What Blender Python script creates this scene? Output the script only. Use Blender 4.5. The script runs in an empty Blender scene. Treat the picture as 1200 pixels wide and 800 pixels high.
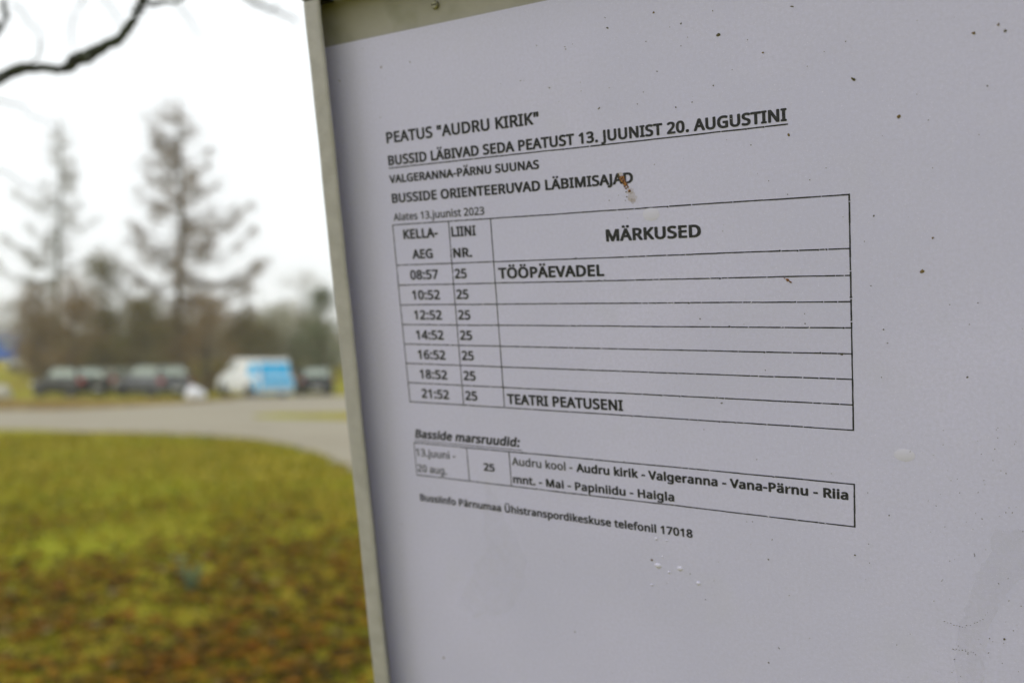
import bpy, bmesh, math, random
from mathutils import Vector, Matrix
R = math.radians
sc = bpy.context.scene
col = sc.collection

# ------------------------------------------------------------------ camera
cam_d = bpy.data.cameras.new('camera')
cam = bpy.data.objects.new('camera', cam_d); col.objects.link(cam)
CAM_Z = 1.55
cam.location = (0, 0, CAM_Z)
cam.rotation_euler = (R(90) + math.atan(29 / 1035.0), 0, 0)
cam_d.sensor_width = 36.0
cam_d.lens = 36.0 * 1035.0 / 1200.0
cam_d.clip_start = 0.02
cam_d.clip_end = 6000
cam_d.dof.use_dof = True
cam_d.dof.focus_distance = 0.272
cam_d.dof.aperture_fstop = 7.3
cam_d.dof.aperture_blades = 7
sc.camera = cam

# ------------------------------------------------------------------ sky, sun, exposure
SUN_EL, SUN_AZ = 38, -98            # degrees; azimuth from +Y towards +X
w = bpy.data.worlds.new('World'); sc.world = w; w.use_nodes = True
nt = w.node_tree; nt.nodes.clear()
sky = nt.nodes.new('ShaderNodeTexSky'); sky.sky_type = 'NISHITA'; sky.sun_disc = False
sky.sun_elevation = R(SUN_EL); sky.sun_rotation = R(SUN_AZ)
sky.air_density = 1.0; sky.dust_density = 4.0
hs = nt.nodes.new('ShaderNodeHueSaturation'); hs.inputs['Saturation'].default_value = 0.25
mx = nt.nodes.new('ShaderNodeMix'); mx.data_type = 'RGBA'; mx.inputs[0].default_value = 0.86
mx.inputs[7].default_value = (10.4, 10.75, 10.9, 1)       # closed pale cloud deck
bg = nt.nodes.new('ShaderNodeBackground'); bg.inputs[1].default_value = 0.112
out = nt.nodes.new('ShaderNodeOutputWorld')
nt.links.new(sky.outputs[0], hs.inputs['Color']); nt.links.new(hs.outputs[0], mx.inputs[6])
nt.links.new(mx.outputs[2], bg.inputs[0]); nt.links.new(bg.outputs[0], out.inputs[0])
sd = bpy.data.lights.new('sun', 'SUN'); sd.energy = 0.9; sd.angle = R(28); sd.color = (1.0, 0.98, 0.96)
so = bpy.data.objects.new('sun', sd); col.objects.link(so)
sdir = Vector((math.sin(R(SUN_AZ)) * math.cos(R(SUN_EL)), math.cos(R(SUN_AZ)) * math.cos(R(SUN_EL)), math.sin(R(SUN_EL))))
so.rotation_euler = sdir.to_track_quat('Z', 'Y').to_euler()
so.location = (0, 0, 30)
sc.view_settings.view_transform = 'Standard'; sc.view_settings.look = 'None'
sc.view_settings.exposure = 0.0; sc.view_settings.gamma = 1.0
try:
    sc.view_settings.use_curve_mapping = False
    sc.render.engine = 'CYCLES'; sc.cycles.use_denoising = True
    sc.cycles.max_bounces = 6; sc.cycles.volume_bounces = 2
except Exception: pass

def px(x, y, d=None):
    """ground point (or point at distance d) seen at photo pixel x, y of a level view"""
    if d is None: d = CAM_Z * 1035.0 / (y - 429.0)
    return Vector(((x - 600) / 1035.0 * d, d, CAM_Z + (429.0 - y) / 1035.0 * d))

# ------------------------------------------------------------------ helpers
def tag(o, label=None, cat=None, group=None, kind=None):
    if label: o['label'] = label
    if cat: o['category'] = cat
    if group: o['group'] = group
    if kind: o['kind'] = kind
    return o
def empty(name, loc=(0, 0, 0), rz=0.0):
    o = bpy.data.objects.new(name, None); col.objects.link(o)
    o.location = loc; o.rotation_euler = (0, 0, rz); o.empty_display_size = 0.1
    return o
class MB:
    def __init__(s): s.v = []; s.f = []; s.mi = []
    def add(s, vs, fs, m=0):
        b = len(s.v); s.v.extend([tuple(p) for p in vs])
        for f in fs: s.f.append(tuple(b + i for i in f)); s.mi.append(m)
    def box(s, x0, x1, y0, y1, z0, z1, m=0):
        s.add([(x0,y0,z0),(x1,y0,z0),(x1,y1,z0),(x0,y1,z0),(x0,y0,z1),(x1,y0,z1),(x1,y1,z1),(x0,y1,z1)],
              [(0,3,2,1),(4,5,6,7),(0,1,5,4),(1,2,6,5),(2,3,7,6),(3,0,4,7)], m)
    def tube(s, pts, rad, n=6, m=0, cap=True):
        P = [Vector(p) for p in pts]; rings = []
        for i, p in enumerate(P):
            t = (P[min(i+1, len(P)-1)] - P[max(i-1, 0)])
            t = t.normalized() if t.length > 1e-9 else Vector((0, 0, 1))
            a = t.cross(Vector((0, 0, 1)) if abs(t.z) < .9 else Vector((1, 0, 0))).normalized(); b = t.cross(a)
            r = rad[i] if hasattr(rad, '__len__') else rad
            rings.append([p + (a * math.cos(2*math.pi*k/n) + b * math.sin(2*math.pi*k/n)) * r for k in range(n)])
        vs = [q for r_ in rings for q in r_]; fs = []
        for i in range(len(P) - 1):
            for k in range(n):
                fs.append((i*n+k, i*n+(k+1) % n, (i+1)*n+(k+1) % n, (i+1)*n+k))
        if cap: fs.append(tuple(range(n))[::-1]); fs.append(tuple((len(P)-1)*n + k for k in range(n)))
        s.add(vs, fs, m)
    def build(s, name, mats, parent=None, smooth=False, bevel=0.0, segs=2):
        me = bpy.data.meshes.new(name); me.from_pydata(s.v, [], s.f)
        if not isinstance(mats, (list, tuple)): mats = [mats]
        for m in mats: me.materials.append(m)
        if len(mats) > 1: me.polygons.foreach_set('material_index', s.mi)
        if bevel:
            bm = bmesh.new(); bm.from_mesh(me)
            bmesh.ops.remove_doubles(bm, verts=bm.verts, dist=1e-6)
            es = [e for e in bm.edges if len(e.link_faces) == 2 and e.calc_face_angle(0) > .35]
            bmesh.ops.bevel(bm, geom=es, offset=bevel, segments=segs, affect='EDGES', profile=.5, clamp_overlap=True)
            bmesh.ops.recalc_face_normals(bm, faces=bm.faces)
            bm.to_mesh(me); bm.free()
        if smooth: me.polygons.foreach_set('use_smooth', [True] * len(me.polygons))
        me.update()
        o = bpy.data.objects.new(name, me); col.objects.link(o)
        if parent is not None: o.parent = parent
        return o

def mat(name, c1, c2=None, scale=8.0, rough=.8, bump=0.0, bscale=None, metallic=0.0, detail=4.0, lo=.35, hi=.65,
        c3=None, scale3=1.0, lo3=.5, hi3=.6, coat=0.0, spec=.5, coords='Object', transl=0.0, stretch=None):
    m = bpy.data.materials.new(name); m.use_nodes = True; n = m.node_tree; p = n.nodes['Principled BSDF']
    p.inputs['Roughness'].default_value = rough; p.inputs['Metallic'].default_value = metallic
    p.inputs['Specular IOR Level'].default_value = spec
    p.inputs['Coat Weight'].default_value = coat; p.inputs['Coat Roughness'].default_value = .12
    tc = n.nodes.new('ShaderNodeTexCoord'); vec = tc.outputs[coords]
    if stretch:
        mp = n.nodes.new('ShaderNodeMapping'); mp.inputs['Scale'].default_value = stretch
        n.links.new(vec, mp.inputs[0]); vec = mp.outputs[0]
    def noise(sc_, det=detail):
        t = n.nodes.new('ShaderNodeTexNoise'); t.inputs['Scale'].default_value = sc_; t.inputs['Detail'].default_value = det
        n.links.new(vec, t.inputs['Vector']); return t
    def ramp(src, a, b):
        r = n.nodes.new('ShaderNodeMapRange'); r.inputs[1].default_value = a; r.inputs[2].default_value = b
        n.links.new(src, r.inputs[0]); return r.outputs[0]
    def mixc(f, a, b):
        x = n.nodes.new('ShaderNodeMix'); x.data_type = 'RGBA'; n.links.new(f, x.inputs[0])
        for k, v in ((6, a), (7, b)):
            if isinstance(v, (tuple, list)): x.inputs[k].default_value = (*v, 1)
            else: n.links.new(v, x.inputs[k])
        return x.outputs[2]
    cur = c1
    if c2: cur = mixc(ramp(noise(scale).outputs['Fac'], lo, hi), c1, c2)
    if c3: cur = mixc(ramp(noise(scale3, 3).outputs['Fac'], lo3, hi3), cur, c3)
    if isinstance(cur, (tuple, list)): p.inputs['Base Color'].default_value = (*cur, 1)
    else: n.links.new(cur, p.inputs['Base Color'])
    if bump:
        b = n.nodes.new('ShaderNodeBump'); b.inputs['Strength'].default_value = 1.0; b.inputs['Distance'].default_value = bump
        n.links.new(noise(bscale or scale * 4).outputs['Fac'], b.inputs['Height']); n.links.new(b.outputs[0], p.inputs['Normal'])
    if transl:
        tr = n.nodes.new('ShaderNodeBsdfTranslucent'); ms = n.nodes.new('ShaderNodeMixShader'); ms.inputs[0].default_value = transl
        if isinstance(cur, (tuple, list)): tr.inputs[0].default_value = (*cur, 1)
        else: n.links.new(cur, tr.inputs[0])
        o = n.nodes['Material Output']; n.links.new(p.outputs[0], ms.inputs[1]); n.links.new(tr.outputs[0], ms.inputs[2]); n.links.new(ms.outputs[0], o.inputs[0])
    return m

# letter outlines: advance, closed outlines as x,y lists in thousandths
GL = {
' ':[209,[]],
'"':[327,[[128,573,112,366,68,366,52,573],[275,573,259,366,215,366,199,573]]],
'-':[258,[[32,184,32,246,226,246,226,184]]],
'.':[215,[[58,43,61,69,72,85,88,94,107,97,126,94,142,85,153,69,157,43,153,18,142,2,126,-8,107,-11,88,-8,72,2,61,18]]],
'0':[459,[[419,287,418,242,415,201,409,163,395,112,376,70,349,37,316,12,276,-3,229,-8,170,1,122,27,86,70,60,129,48,176,42,229,39,287,41,346,48,399,58,446,83,504,119,547,167,573,229,581,287,573,335,547,372,504,399,446,410,399,417,346],[110,287,111,238,115,194,121,156,137,111,159,78,190,59,229,52,268,59,298,78,320,110,336,156,343,194,347,238,348,287,347,336,343,380,336,417,320,463,298,495,268,515,229,521,190,515,159,495,137,463,121,417,115,380,111,336]]],
'1':[459,[[285,0,216,0,216,400,216,439,217,470,219,499,196,477,169,455,108,405,71,452,226,573,285,573]]],
'2':[459,[[417,0,38,0,38,59,188,210,261,287,287,320,306,353,318,387,322,424,315,466,294,496,261,514,221,520,181,517,147,506,83,466,45,513,94,548,153,572,186,578,221,581,270,576,313,562,347,540,372,510,388,472,394,428,389,385,375,344,353,305,324,267,247,185,128,67,128,64,417,64]]],
'3':[459,[[395,439,392,403,381,372,363,347,340,326,310,311,277,302,277,298,337,283,379,255,405,214,413,163,407,116,390,74,360,40,318,14,283,2,241,-6,193,-8,110,-1,72,8,36,23,36,89,74,73,114,61,155,54,194,51,260,59,305,81,331,117,339,164,335,197,320,223,297,242,265,255,226,263,179,265,123,265,123,326,180,326,223,329,259,339,286,356,307,377,319,404,323,434,316,471,295,498,262,516,219,521,164,515,117,498,75,473,39,521,73,544,115,563,163,576,218,581,273,576,317,563,352,540,384,495]]],
'4':[459,[[443,130,359,130,359,0,291,0,291,130,17,130,17,190,286,576,359,576,359,193,443,193],[291,374,291,412,293,444,294,474,295,500,292,500,276,468,257,438,86,193,291,193]]],
'5':[459,[[221,351,275,346,322,331,361,307,389,274,407,232,413,183,407,128,387,81,356,43,314,15,261,-2,199,-8,116,0,80,10,51,23,51,90,82,74,121,62,161,55,200,52,239,55,274,65,302,82,323,106,336,137,341,176,332,225,306,262,262,284,197,292,146,288,99,280,64,302,86,573,373,573,373,508,146,508,132,342,169,348]]],
'6':[459,[[44,245,51,342,60,389,75,433,95,474,121,510,155,539,196,562,246,576,306,581,344,579,377,573,377,513,344,520,308,523,257,518,216,504,183,483,158,454,139,419,127,380,115,291,119,291,150,326,170,339,194,350,223,356,255,358,302,353,342,338,375,313,400,279,416,236,421,184,415,129,399,82,372,44,336,15,291,-2,239,-8,199,-4,163,7,130,26,101,54,77,89,59,133,48,185],[238,51,284,59,320,84,343,125,351,184,344,233,324,271,289,295,241,303,205,299,175,287,150,270,131,248,119,223,115,198,123,146,146,99,164,79,185,64,210,55]]],
'7':[459,[[109,0,344,508,35,508,35,573,419,573,419,518,187,0]]],
'8':[459,[[229,581,276,577,318,565,352,546,378,519,395,485,400,443,396,411,385,383,368,359,346,338,291,303,355,265,381,242,401,216,414,185,419,148,413,104,395,65,367,34,330,11,284,-3,231,-8,174,-3,126,10,89,33,61,63,45,101,39,146,43,183,56,214,75,241,99,264,158,299,107,336,87,358,71,383,61,411,58,444,63,485,80,518,107,545,141,565,182,577],[108,145,116,107,138,76,176,55,229,48,281,55,319,76,342,108,350,148,346,174,335,197,317,217,293,235,229,265,217,270,157,237,136,219,121,197,111,173],[228,524,188,518,155,502,134,476,127,441,130,414,141,391,157,373,179,357,232,330,282,357,302,373,317,392,327,414,330,441,323,476,302,502,270,518]]],
':':[215,[[58,43,61,69,72,85,88,94,107,97,126,94,142,85,153,69,157,43,153,18,142,2,126,-8,107,-11,88,-8,72,2,61,18],[58,387,61,412,72,429,88,438,107,441,126,438,142,429,153,412,157,387,153,362,142,345,126,335,107,332,88,335,72,345,61,362]]],
'A':[512,[[437,0,368,177,141,177,73,0,0,0,224,575,289,575,512,0],[282,415,274,438,263,473,255,500,247,468,238,438,230,415,165,241,346,241]]],
'B':[521,[[241,573,307,569,361,558,404,541,434,515,453,478,459,431,456,399,446,371,431,347,409,328,382,313,350,304,350,300,384,292,415,279,441,261,461,236,474,203,478,163,472,115,454,74,425,42,385,19,337,5,279,0,78,0,78,573],[256,329,318,335,357,352,377,382,384,423,376,463,351,490,308,506,245,511,150,511,150,329],[150,269,150,61,265,61,330,68,371,91,394,125,401,168,398,197,388,221,370,241,344,256,307,266,260,269]]],
'D':[585,[[536,292,533,231,521,177,501,131,474,91,439,58,399,33,351,15,297,4,237,0,78,0,78,573,254,573,309,569,359,558,404,540,443,516,476,484,502,446,521,401,533,350],[460,289,457,337,449,379,435,415,404,457,361,487,308,505,244,511,150,511,150,62,228,62,299,68,357,87,402,119,434,164,454,220]]],
'E':[446,[[398,0,78,0,78,573,398,573,398,509,150,509,150,330,383,330,383,268,150,268,150,63,398,63]]],
'G':[584,[[326,302,524,302,524,22,431,-1,323,-8,267,-4,217,8,173,28,136,55,105,89,81,130,63,176,52,229,49,286,53,343,65,395,84,442,111,482,145,517,186,544,233,564,286,577,346,581,392,578,437,572,516,547,489,484,421,508,382,515,342,517,298,514,259,505,225,489,181,455,150,409,136,373,127,332,124,286,127,243,134,202,146,166,175,119,216,84,251,68,292,58,340,55,404,59,452,68,452,238,326,238]]],
'H':[594,[[516,0,443,0,443,267,150,267,150,0,78,0,78,573,150,573,150,330,443,330,443,573,516,573]]],
'I':[272,[[239,0,32,0,32,42,99,57,99,515,32,531,32,573,239,573,239,531,172,515,172,57,239,42]]],
'J':[219,[[-3,-152,-37,-150,-63,-142,-63,-81,-35,-87,-5,-89,33,-81,50,-70,63,-53,71,-29,74,3,74,573,146,573,146,9,141,-42,128,-82,105,-113,75,-135,39,-148]]],
'K':[496,[[496,0,411,0,209,273,150,222,150,0,78,0,78,573,150,573,150,290,199,345,249,399,403,573,488,573,261,323]]],
'L':[420,[[78,0,78,573,150,573,150,64,400,64,400,0]]],
'M':[727,[[330,0,142,502,139,502,142,461,144,407,144,347,144,0,78,0,78,573,184,573,361,103,364,103,544,573,650,573,650,0,578,0,578,352,579,408,581,460,584,501,581,501,390,0]]],
'N':[609,[[532,0,447,0,141,476,138,476,141,432,143,378,144,320,144,0,78,0,78,573,161,573,467,99,470,99,468,137,466,193,464,249,464,573,532,573]]],
'O':[626,[[577,287,576,244,570,204,561,166,540,116,510,73,473,38,428,13,375,-3,314,-8,251,-3,196,13,151,39,114,73,85,116,65,167,56,204,51,245,49,288,52,344,62,396,78,442,100,482,130,517,166,545,208,565,258,577,314,581,369,577,417,565,459,545,495,517,524,483,547,442,564,396,574,344],[125,287,127,241,134,200,145,163,171,117,207,83,255,62,314,55,373,62,420,83,456,117,481,163,492,200,499,241,501,287,496,354,481,411,456,457,421,491,373,511,314,518,255,511,207,490,171,457,145,411,134,374,127,333]]],
'P':[485,[[229,573,297,568,352,553,393,528,421,495,439,454,444,404,441,370,433,336,417,306,395,278,364,255,324,238,275,227,216,223,150,223,150,0,78,0,78,573],[223,511,150,511,150,285,208,285,258,288,298,296,330,311,352,334,365,363,370,401,361,449,334,484,289,504]]],
'R':[499,[[236,573,301,568,353,555,393,532,422,500,439,460,444,410,440,368,427,334,408,306,385,285,330,257,487,0,403,0,264,237,150,237,150,0,78,0,78,573],[232,510,150,510,150,298,236,298,296,304,338,325,362,359,370,407,366,440,355,467,336,486,310,500,275,507]]],
'S':[440,[[403,153,396,106,378,66,348,35,307,11,257,-3,198,-8,137,-5,83,4,41,19,41,88,113,65,156,57,201,55,240,57,273,66,298,79,316,98,327,120,330,147,327,173,318,194,302,213,277,230,196,265,131,294,106,311,85,330,69,351,57,375,50,403,48,435,54,477,71,513,99,542,136,563,180,576,231,581,276,578,318,572,389,549,366,487,302,508,266,515,229,517,196,515,169,507,148,494,133,478,124,457,121,434,124,407,133,386,149,367,172,351,246,318,293,299,332,279,362,255,385,228,398,194]]],
'T':[446,[[259,0,187,0,187,509,8,509,8,573,437,573,437,509,259,509]]],
'U':[586,[[513,202,507,146,489,95,459,52,416,20,380,4,338,-5,290,-8,225,-2,171,18,128,50,97,93,78,144,72,204,72,573,144,573,144,201,154,139,182,93,228,64,294,55,342,59,379,73,407,96,427,126,438,161,442,202,442,573,513,573]]],
'V':[481,[[481,573,277,0,204,0,0,573,75,573,204,205,220,160,231,119,241,80,250,119,262,161,277,207,405,573]]],
'a':[450,[[231,437,279,433,318,422,347,403,376,358,385,293,385,0,334,0,320,61,317,61,279,22,258,9,234,-1,172,-8,136,-5,103,6,75,23,55,48,41,80,37,119,50,176,87,219,127,238,179,251,243,257,316,259,316,285,310,330,293,359,265,375,227,380,194,378,163,370,106,347,84,400,151,426,190,434],[252,208,184,200,141,182,118,155,110,119,115,87,132,66,157,53,188,49,238,56,279,79,306,117,315,172,315,210]]],
'd':[493,[[221,-8,171,-2,128,17,92,48,65,91,49,146,44,214,49,282,66,338,93,381,128,413,171,432,221,438,253,436,280,429,323,407,354,374,359,374,356,405,354,438,354,609,425,609,425,0,368,0,358,58,354,58,323,24,279,1,252,-6],[232,51,290,60,328,88,348,135,355,200,355,213,352,263,343,304,329,336,291,369,231,379,181,368,146,334,130,300,120,260,117,213,120,165,130,125,146,93,181,61]]],
'e':[452,[[234,438,286,432,329,414,364,385,390,346,406,299,411,244,411,201,117,201,127,137,154,90,197,62,254,52,327,60,392,82,392,20,327,-1,251,-8,194,-2,143,17,101,48,70,91,56,126,47,167,44,212,47,257,55,297,68,333,96,378,134,411,181,431],[233,380,188,372,154,348,130,309,119,257,338,257,335,292,326,322,312,346,292,364,266,376]]],
'f':[276,[[266,375,158,375,158,0,87,0,87,375,12,375,12,408,87,432,87,457,92,507,104,547,124,577,152,597,186,609,227,613,274,609,310,599,292,544,262,552,228,556,197,550,175,532,162,502,158,458,158,430,266,430]]],
'g':[493,[[221,438,261,434,297,422,329,402,355,373,359,373,369,430,425,430,425,-7,420,-63,404,-109,378,-146,341,-172,293,-187,233,-192,147,-186,78,-165,78,-100,111,-114,149,-125,191,-132,237,-134,286,-126,324,-101,347,-63,355,-13,355,4,356,32,358,57,354,57,329,28,299,8,263,-4,221,-8,170,-2,126,18,91,51,65,95,49,149,44,214,49,278,65,332,91,377,126,411,169,431],[230,379,197,374,169,359,147,336,130,303,120,262,117,213,120,165,130,124,146,92,182,60,232,50,262,52,288,58,309,69,326,85,340,105,349,131,356,197,356,214,353,267,343,309,326,340,302,362,270,374]]],
'h':[496,[[139,431,138,399,135,370,140,370,155,391,174,407,221,429,273,437,321,433,360,421,391,400,413,370,426,330,431,280,431,0,361,0,361,275,355,321,338,353,308,372,265,379,222,374,189,360,166,338,150,308,142,269,139,222,139,0,68,0,68,609,139,609]]],
'i':[207,[[139,430,139,0,68,0,68,430],[104,591,119,588,133,580,142,566,145,546,142,526,133,512,119,504,104,501,88,504,75,512,66,526,63,546,66,566,75,580,88,588]]],
'j':[207,[[18,-192,-18,-190,-44,-183,-44,-126,-19,-132,9,-134,32,-130,51,-120,64,-100,68,-67,68,430,139,430,139,-64,136,-101,126,-133,110,-159,87,-177,56,-189],[63,546,66,566,75,580,88,588,104,591,119,588,133,580,142,566,145,546,142,526,133,512,119,504,104,501,88,504,75,512,66,526]]],
'k':[428,[[138,291,137,257,135,221,138,221,152,240,172,264,189,285,326,430,409,430,235,246,421,0,336,0,187,200,138,158,138,0,68,0,68,609,138,609]]],
'l':[207,[[139,0,68,0,68,609,139,609]]],
'm':[750,[[540,438,603,429,649,401,669,371,681,330,685,280,685,0,615,0,615,277,610,321,594,353,567,372,528,379,474,369,438,342,418,298,411,237,411,0,342,0,342,277,339,308,332,333,320,353,303,367,281,376,253,379,215,374,185,360,164,338,150,308,141,269,139,223,139,0,68,0,68,430,125,430,136,371,140,371,155,392,173,409,217,431,266,438,312,433,349,420,378,398,398,366,402,366,427,398,461,420,499,433]]],
'n':[496,[[275,438,322,434,361,421,391,401,413,371,426,330,431,280,431,0,361,0,361,275,355,321,338,353,308,372,265,379,204,368,166,338,146,289,139,223,139,0,68,0,68,430,125,430,136,371,140,371,156,392,175,409,222,431]]],
'o':[485,[[442,216,438,165,428,121,411,82,388,51,359,25,324,7,285,-4,241,-8,200,-4,163,7,129,25,100,51,77,82,59,121,48,165,44,216,47,261,55,301,68,336,97,380,137,412,186,431,244,438,299,431,347,412,387,380,417,336,431,301,439,261],[117,216,120,169,130,128,147,95,172,71,203,56,243,51,282,56,314,71,339,95,356,128,366,169,369,216,365,263,355,303,338,335,314,359,282,374,242,379,185,368,147,335,130,303,120,263]]],
'p':[493,[[273,438,322,432,365,413,401,383,428,339,444,284,449,216,447,170,439,129,427,93,401,49,365,17,322,-2,272,-8,241,-6,213,1,170,24,139,55,134,55,137,20,139,-16,139,-192,68,-192,68,430,126,430,136,371,139,371,170,405,189,419,213,429,240,436],[260,379,221,374,190,362,167,342,152,313,142,275,139,229,139,216,142,167,150,126,165,93,188,70,220,55,261,51,297,56,326,72,348,98,364,131,373,171,376,217,373,262,363,302,348,334,311,367]]],
'r':[331,[[269,438,295,437,319,433,310,368,287,372,264,374,240,371,217,363,195,351,176,334,161,313,149,289,141,261,139,229,139,0,68,0,68,430,126,430,134,351,137,351,170,395,191,413,214,426,240,435]]],
's':[384,[[348,119,343,80,327,49,302,24,268,6,226,-4,176,-8,99,-1,42,19,42,83,104,60,141,52,178,49,224,53,256,66,274,86,280,112,278,128,271,141,239,167,174,196,103,228,76,245,57,266,45,292,41,324,52,372,85,408,118,425,157,435,202,438,275,430,339,409,315,353,258,372,197,380,159,377,131,366,114,350,108,328,111,312,119,298,154,274,219,246,289,215,314,197,333,176,344,150]]],
't':[289,[[212,50,245,53,272,59,272,5,240,-4,200,-8,167,-5,138,4,112,20,91,44,78,79,74,125,74,375,13,375,13,409,75,437,103,528,144,528,144,430,269,430,269,375,144,375,144,127,149,93,163,69,185,54]]],
'u':[496,[[427,430,427,0,370,0,359,57,356,57,340,36,321,20,273,-1,220,-8,173,-4,134,8,103,29,81,59,68,99,63,148,63,430,135,430,135,153,141,108,158,76,188,57,230,51,273,55,306,69,330,91,345,121,354,160,357,206,357,430]]],
'Ä':[512,[[437,0,368,177,141,177,73,0,0,0,224,575,289,575,512,0],[282,415,274,438,263,473,255,500,247,468,238,438,230,415,165,241,346,241],[143,689,146,707,154,719,166,726,180,728,195,726,207,719,215,707,218,689,215,671,207,659,195,651,180,649,166,651,154,659,146,671],[294,689,296,707,304,719,316,726,330,728,345,726,357,719,365,707,368,689,365,671,357,659,345,651,330,649,316,651,304,659,296,671]]],
'Ö':[626,[[577,287,576,244,570,204,561,166,540,116,510,73,473,38,428,13,375,-3,314,-8,251,-3,196,13,151,39,114,73,85,116,65,167,56,204,51,245,49,288,52,344,62,396,78,442,100,482,130,517,166,545,208,565,258,577,314,581,369,577,417,565,459,545,495,517,524,483,547,442,564,396,574,344],[125,287,127,241,134,200,145,163,171,117,207,83,255,62,314,55,373,62,420,83,456,117,481,163,492,200,499,241,501,287,496,354,481,411,456,457,421,491,373,511,314,518,255,511,207,490,171,457,145,411,134,374,127,333],[201,689,204,707,213,719,225,726,239,728,253,726,265,719,274,707,277,689,274,671,265,659,253,651,239,649,225,651,213,659,204,671],[352,689,355,707,363,719,375,726,389,728,403,726,415,719,424,707,427,689,424,671,415,659,403,651,389,649,375,651,363,659,355,671]]],
'Ü':[586,[[513,202,507,146,489,95,459,52,416,20,380,4,338,-5,290,-8,225,-2,171,18,128,50,97,93,78,144,72,204,72,573,144,573,144,201,154,139,182,93,228,64,294,55,342,59,379,73,407,96,427,126,438,161,442,202,442,573,513,573],[181,689,184,707,192,719,205,726,219,728,233,726,245,719,254,707,257,689,254,671,245,659,233,651,219,649,205,651,192,659,184,671],[332,689,335,707,343,719,355,726,369,728,383,726,395,719,404,707,407,689,404,671,395,659,383,651,369,649,355,651,343,659,335,671]]],
'ä':[450,[[231,437,279,433,318,422,347,403,376,358,385,293,385,0,334,0,320,61,317,61,279,22,258,9,234,-1,172,-8,136,-5,103,6,75,23,55,48,41,80,37,119,50,176,87,219,127,238,179,251,243,257,316,259,316,285,310,330,293,359,265,375,227,380,194,378,163,370,106,347,84,400,151,426,190,434],[252,208,184,200,141,182,118,155,110,119,115,87,132,66,157,53,188,49,238,56,279,79,306,117,315,172,315,210],[113,546,116,564,124,576,137,583,151,585,165,583,177,576,186,564,188,546,186,529,177,516,165,509,151,506,137,509,124,516,116,529],[264,546,267,564,275,576,287,583,301,585,315,583,327,576,336,564,338,546,336,529,327,516,315,509,301,506,287,509,275,516,267,529]]],
}
HINV = [[0.00325210769, -0.000320037057, -1.41201195], [0.00203468307, 0.0552333494, -18.1142726], [0.000818593163, -0.000277154001, 1.0]]

# ------------------------------------------------------------------ the setting
def lawn_material():
    m = bpy.data.materials.new('lawn'); m.use_nodes = True; n = m.node_tree; p = n.nodes['Principled BSDF']
    p.inputs['Roughness'].default_value = 1.0; p.inputs['Specular IOR Level'].default_value = 0.1
    tc = n.nodes.new('ShaderNodeTexCoord')
    def noise(s, d=4):
        t = n.nodes.new('ShaderNodeTexNoise'); t.inputs['Scale'].default_value = s; t.inputs['Detail'].default_value = d
        n.links.new(tc.outputs['Object'], t.inputs['Vector']); return t.outputs['Fac']
    def rng(src, a, b, c=0., d=1.):
        r = n.nodes.new('ShaderNodeMapRange'); r.inputs[1].default_value = a; r.inputs[2].default_value = b
        r.inputs[3].default_value = c; r.inputs[4].default_value = d; n.links.new(src, r.inputs[0]); return r.outputs[0]
    def mixc(f, a, b):
        x = n.nodes.new('ShaderNodeMix'); x.data_type = 'RGBA'; n.links.new(f, x.inputs[0])
        for k, v in ((6, a), (7, b)):
            if isinstance(v, tuple): x.inputs[k].default_value = (*v, 1)
            else: n.links.new(v, x.inputs[k])
        return x.outputs[2]
    c = mixc(rng(noise(.9, 5), .35, .65), (.23, .205, .015), (.34, .27, .025))
    c = mixc(rng(noise(.33, 4), .45, .62), c, (.29, .30, .018))
    c = mixc(rng(noise(5.0, 5), .55, .72), c, (.13, .075, .015))
    n.links.new(c, p.inputs['Base Color'])
    b = n.nodes.new('ShaderNodeBump'); b.inputs['Distance'].default_value = .03
    n.links.new(noise(30, 5), b.inputs['Height']); n.links.new(b.outputs[0], p.inputs['Normal'])
    return m
def gz(y):
    t = min(1, max(0, (y - 49) / 46)); return 2.25 * t * t * (3 - 2 * t)
M = {}
M['lawn'] = lawn_material()
M['gravel'] = mat('gravel', (.30, .26, .185), (.25, .22, .16), 1.2, .95, .01, 60, c3=(.33, .295, .22), scale3=.25, lo3=.3, hi3=.8)
M['moss_bark'] = mat('mossy bark', (.12, .11, .07), (.07, .10, .045), 3, .95, .01, 30)
M['larch_bark'] = mat('larch bark', (.13, .10, .06), (.08, .065, .04), 4, .95, .01, 30)
M['near_bark'] = mat('branch bark', (.022, .020, .016), (.035, .045, .022), 60, .9, .0006, 300)

g = MB()
YS = [-400, 20, 49] + [49 + 46 * i / 14 for i in range(1, 15)] + [140, 700]
g.add([(x, y, gz(y)) for y in YS for x in (-600, 600)], [(2*i, 2*i+1, 2*i+3, 2*i+2) for i in range(len(YS) - 1)])
tag(g.build('ground', M['lawn']), kind='structure')

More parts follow.
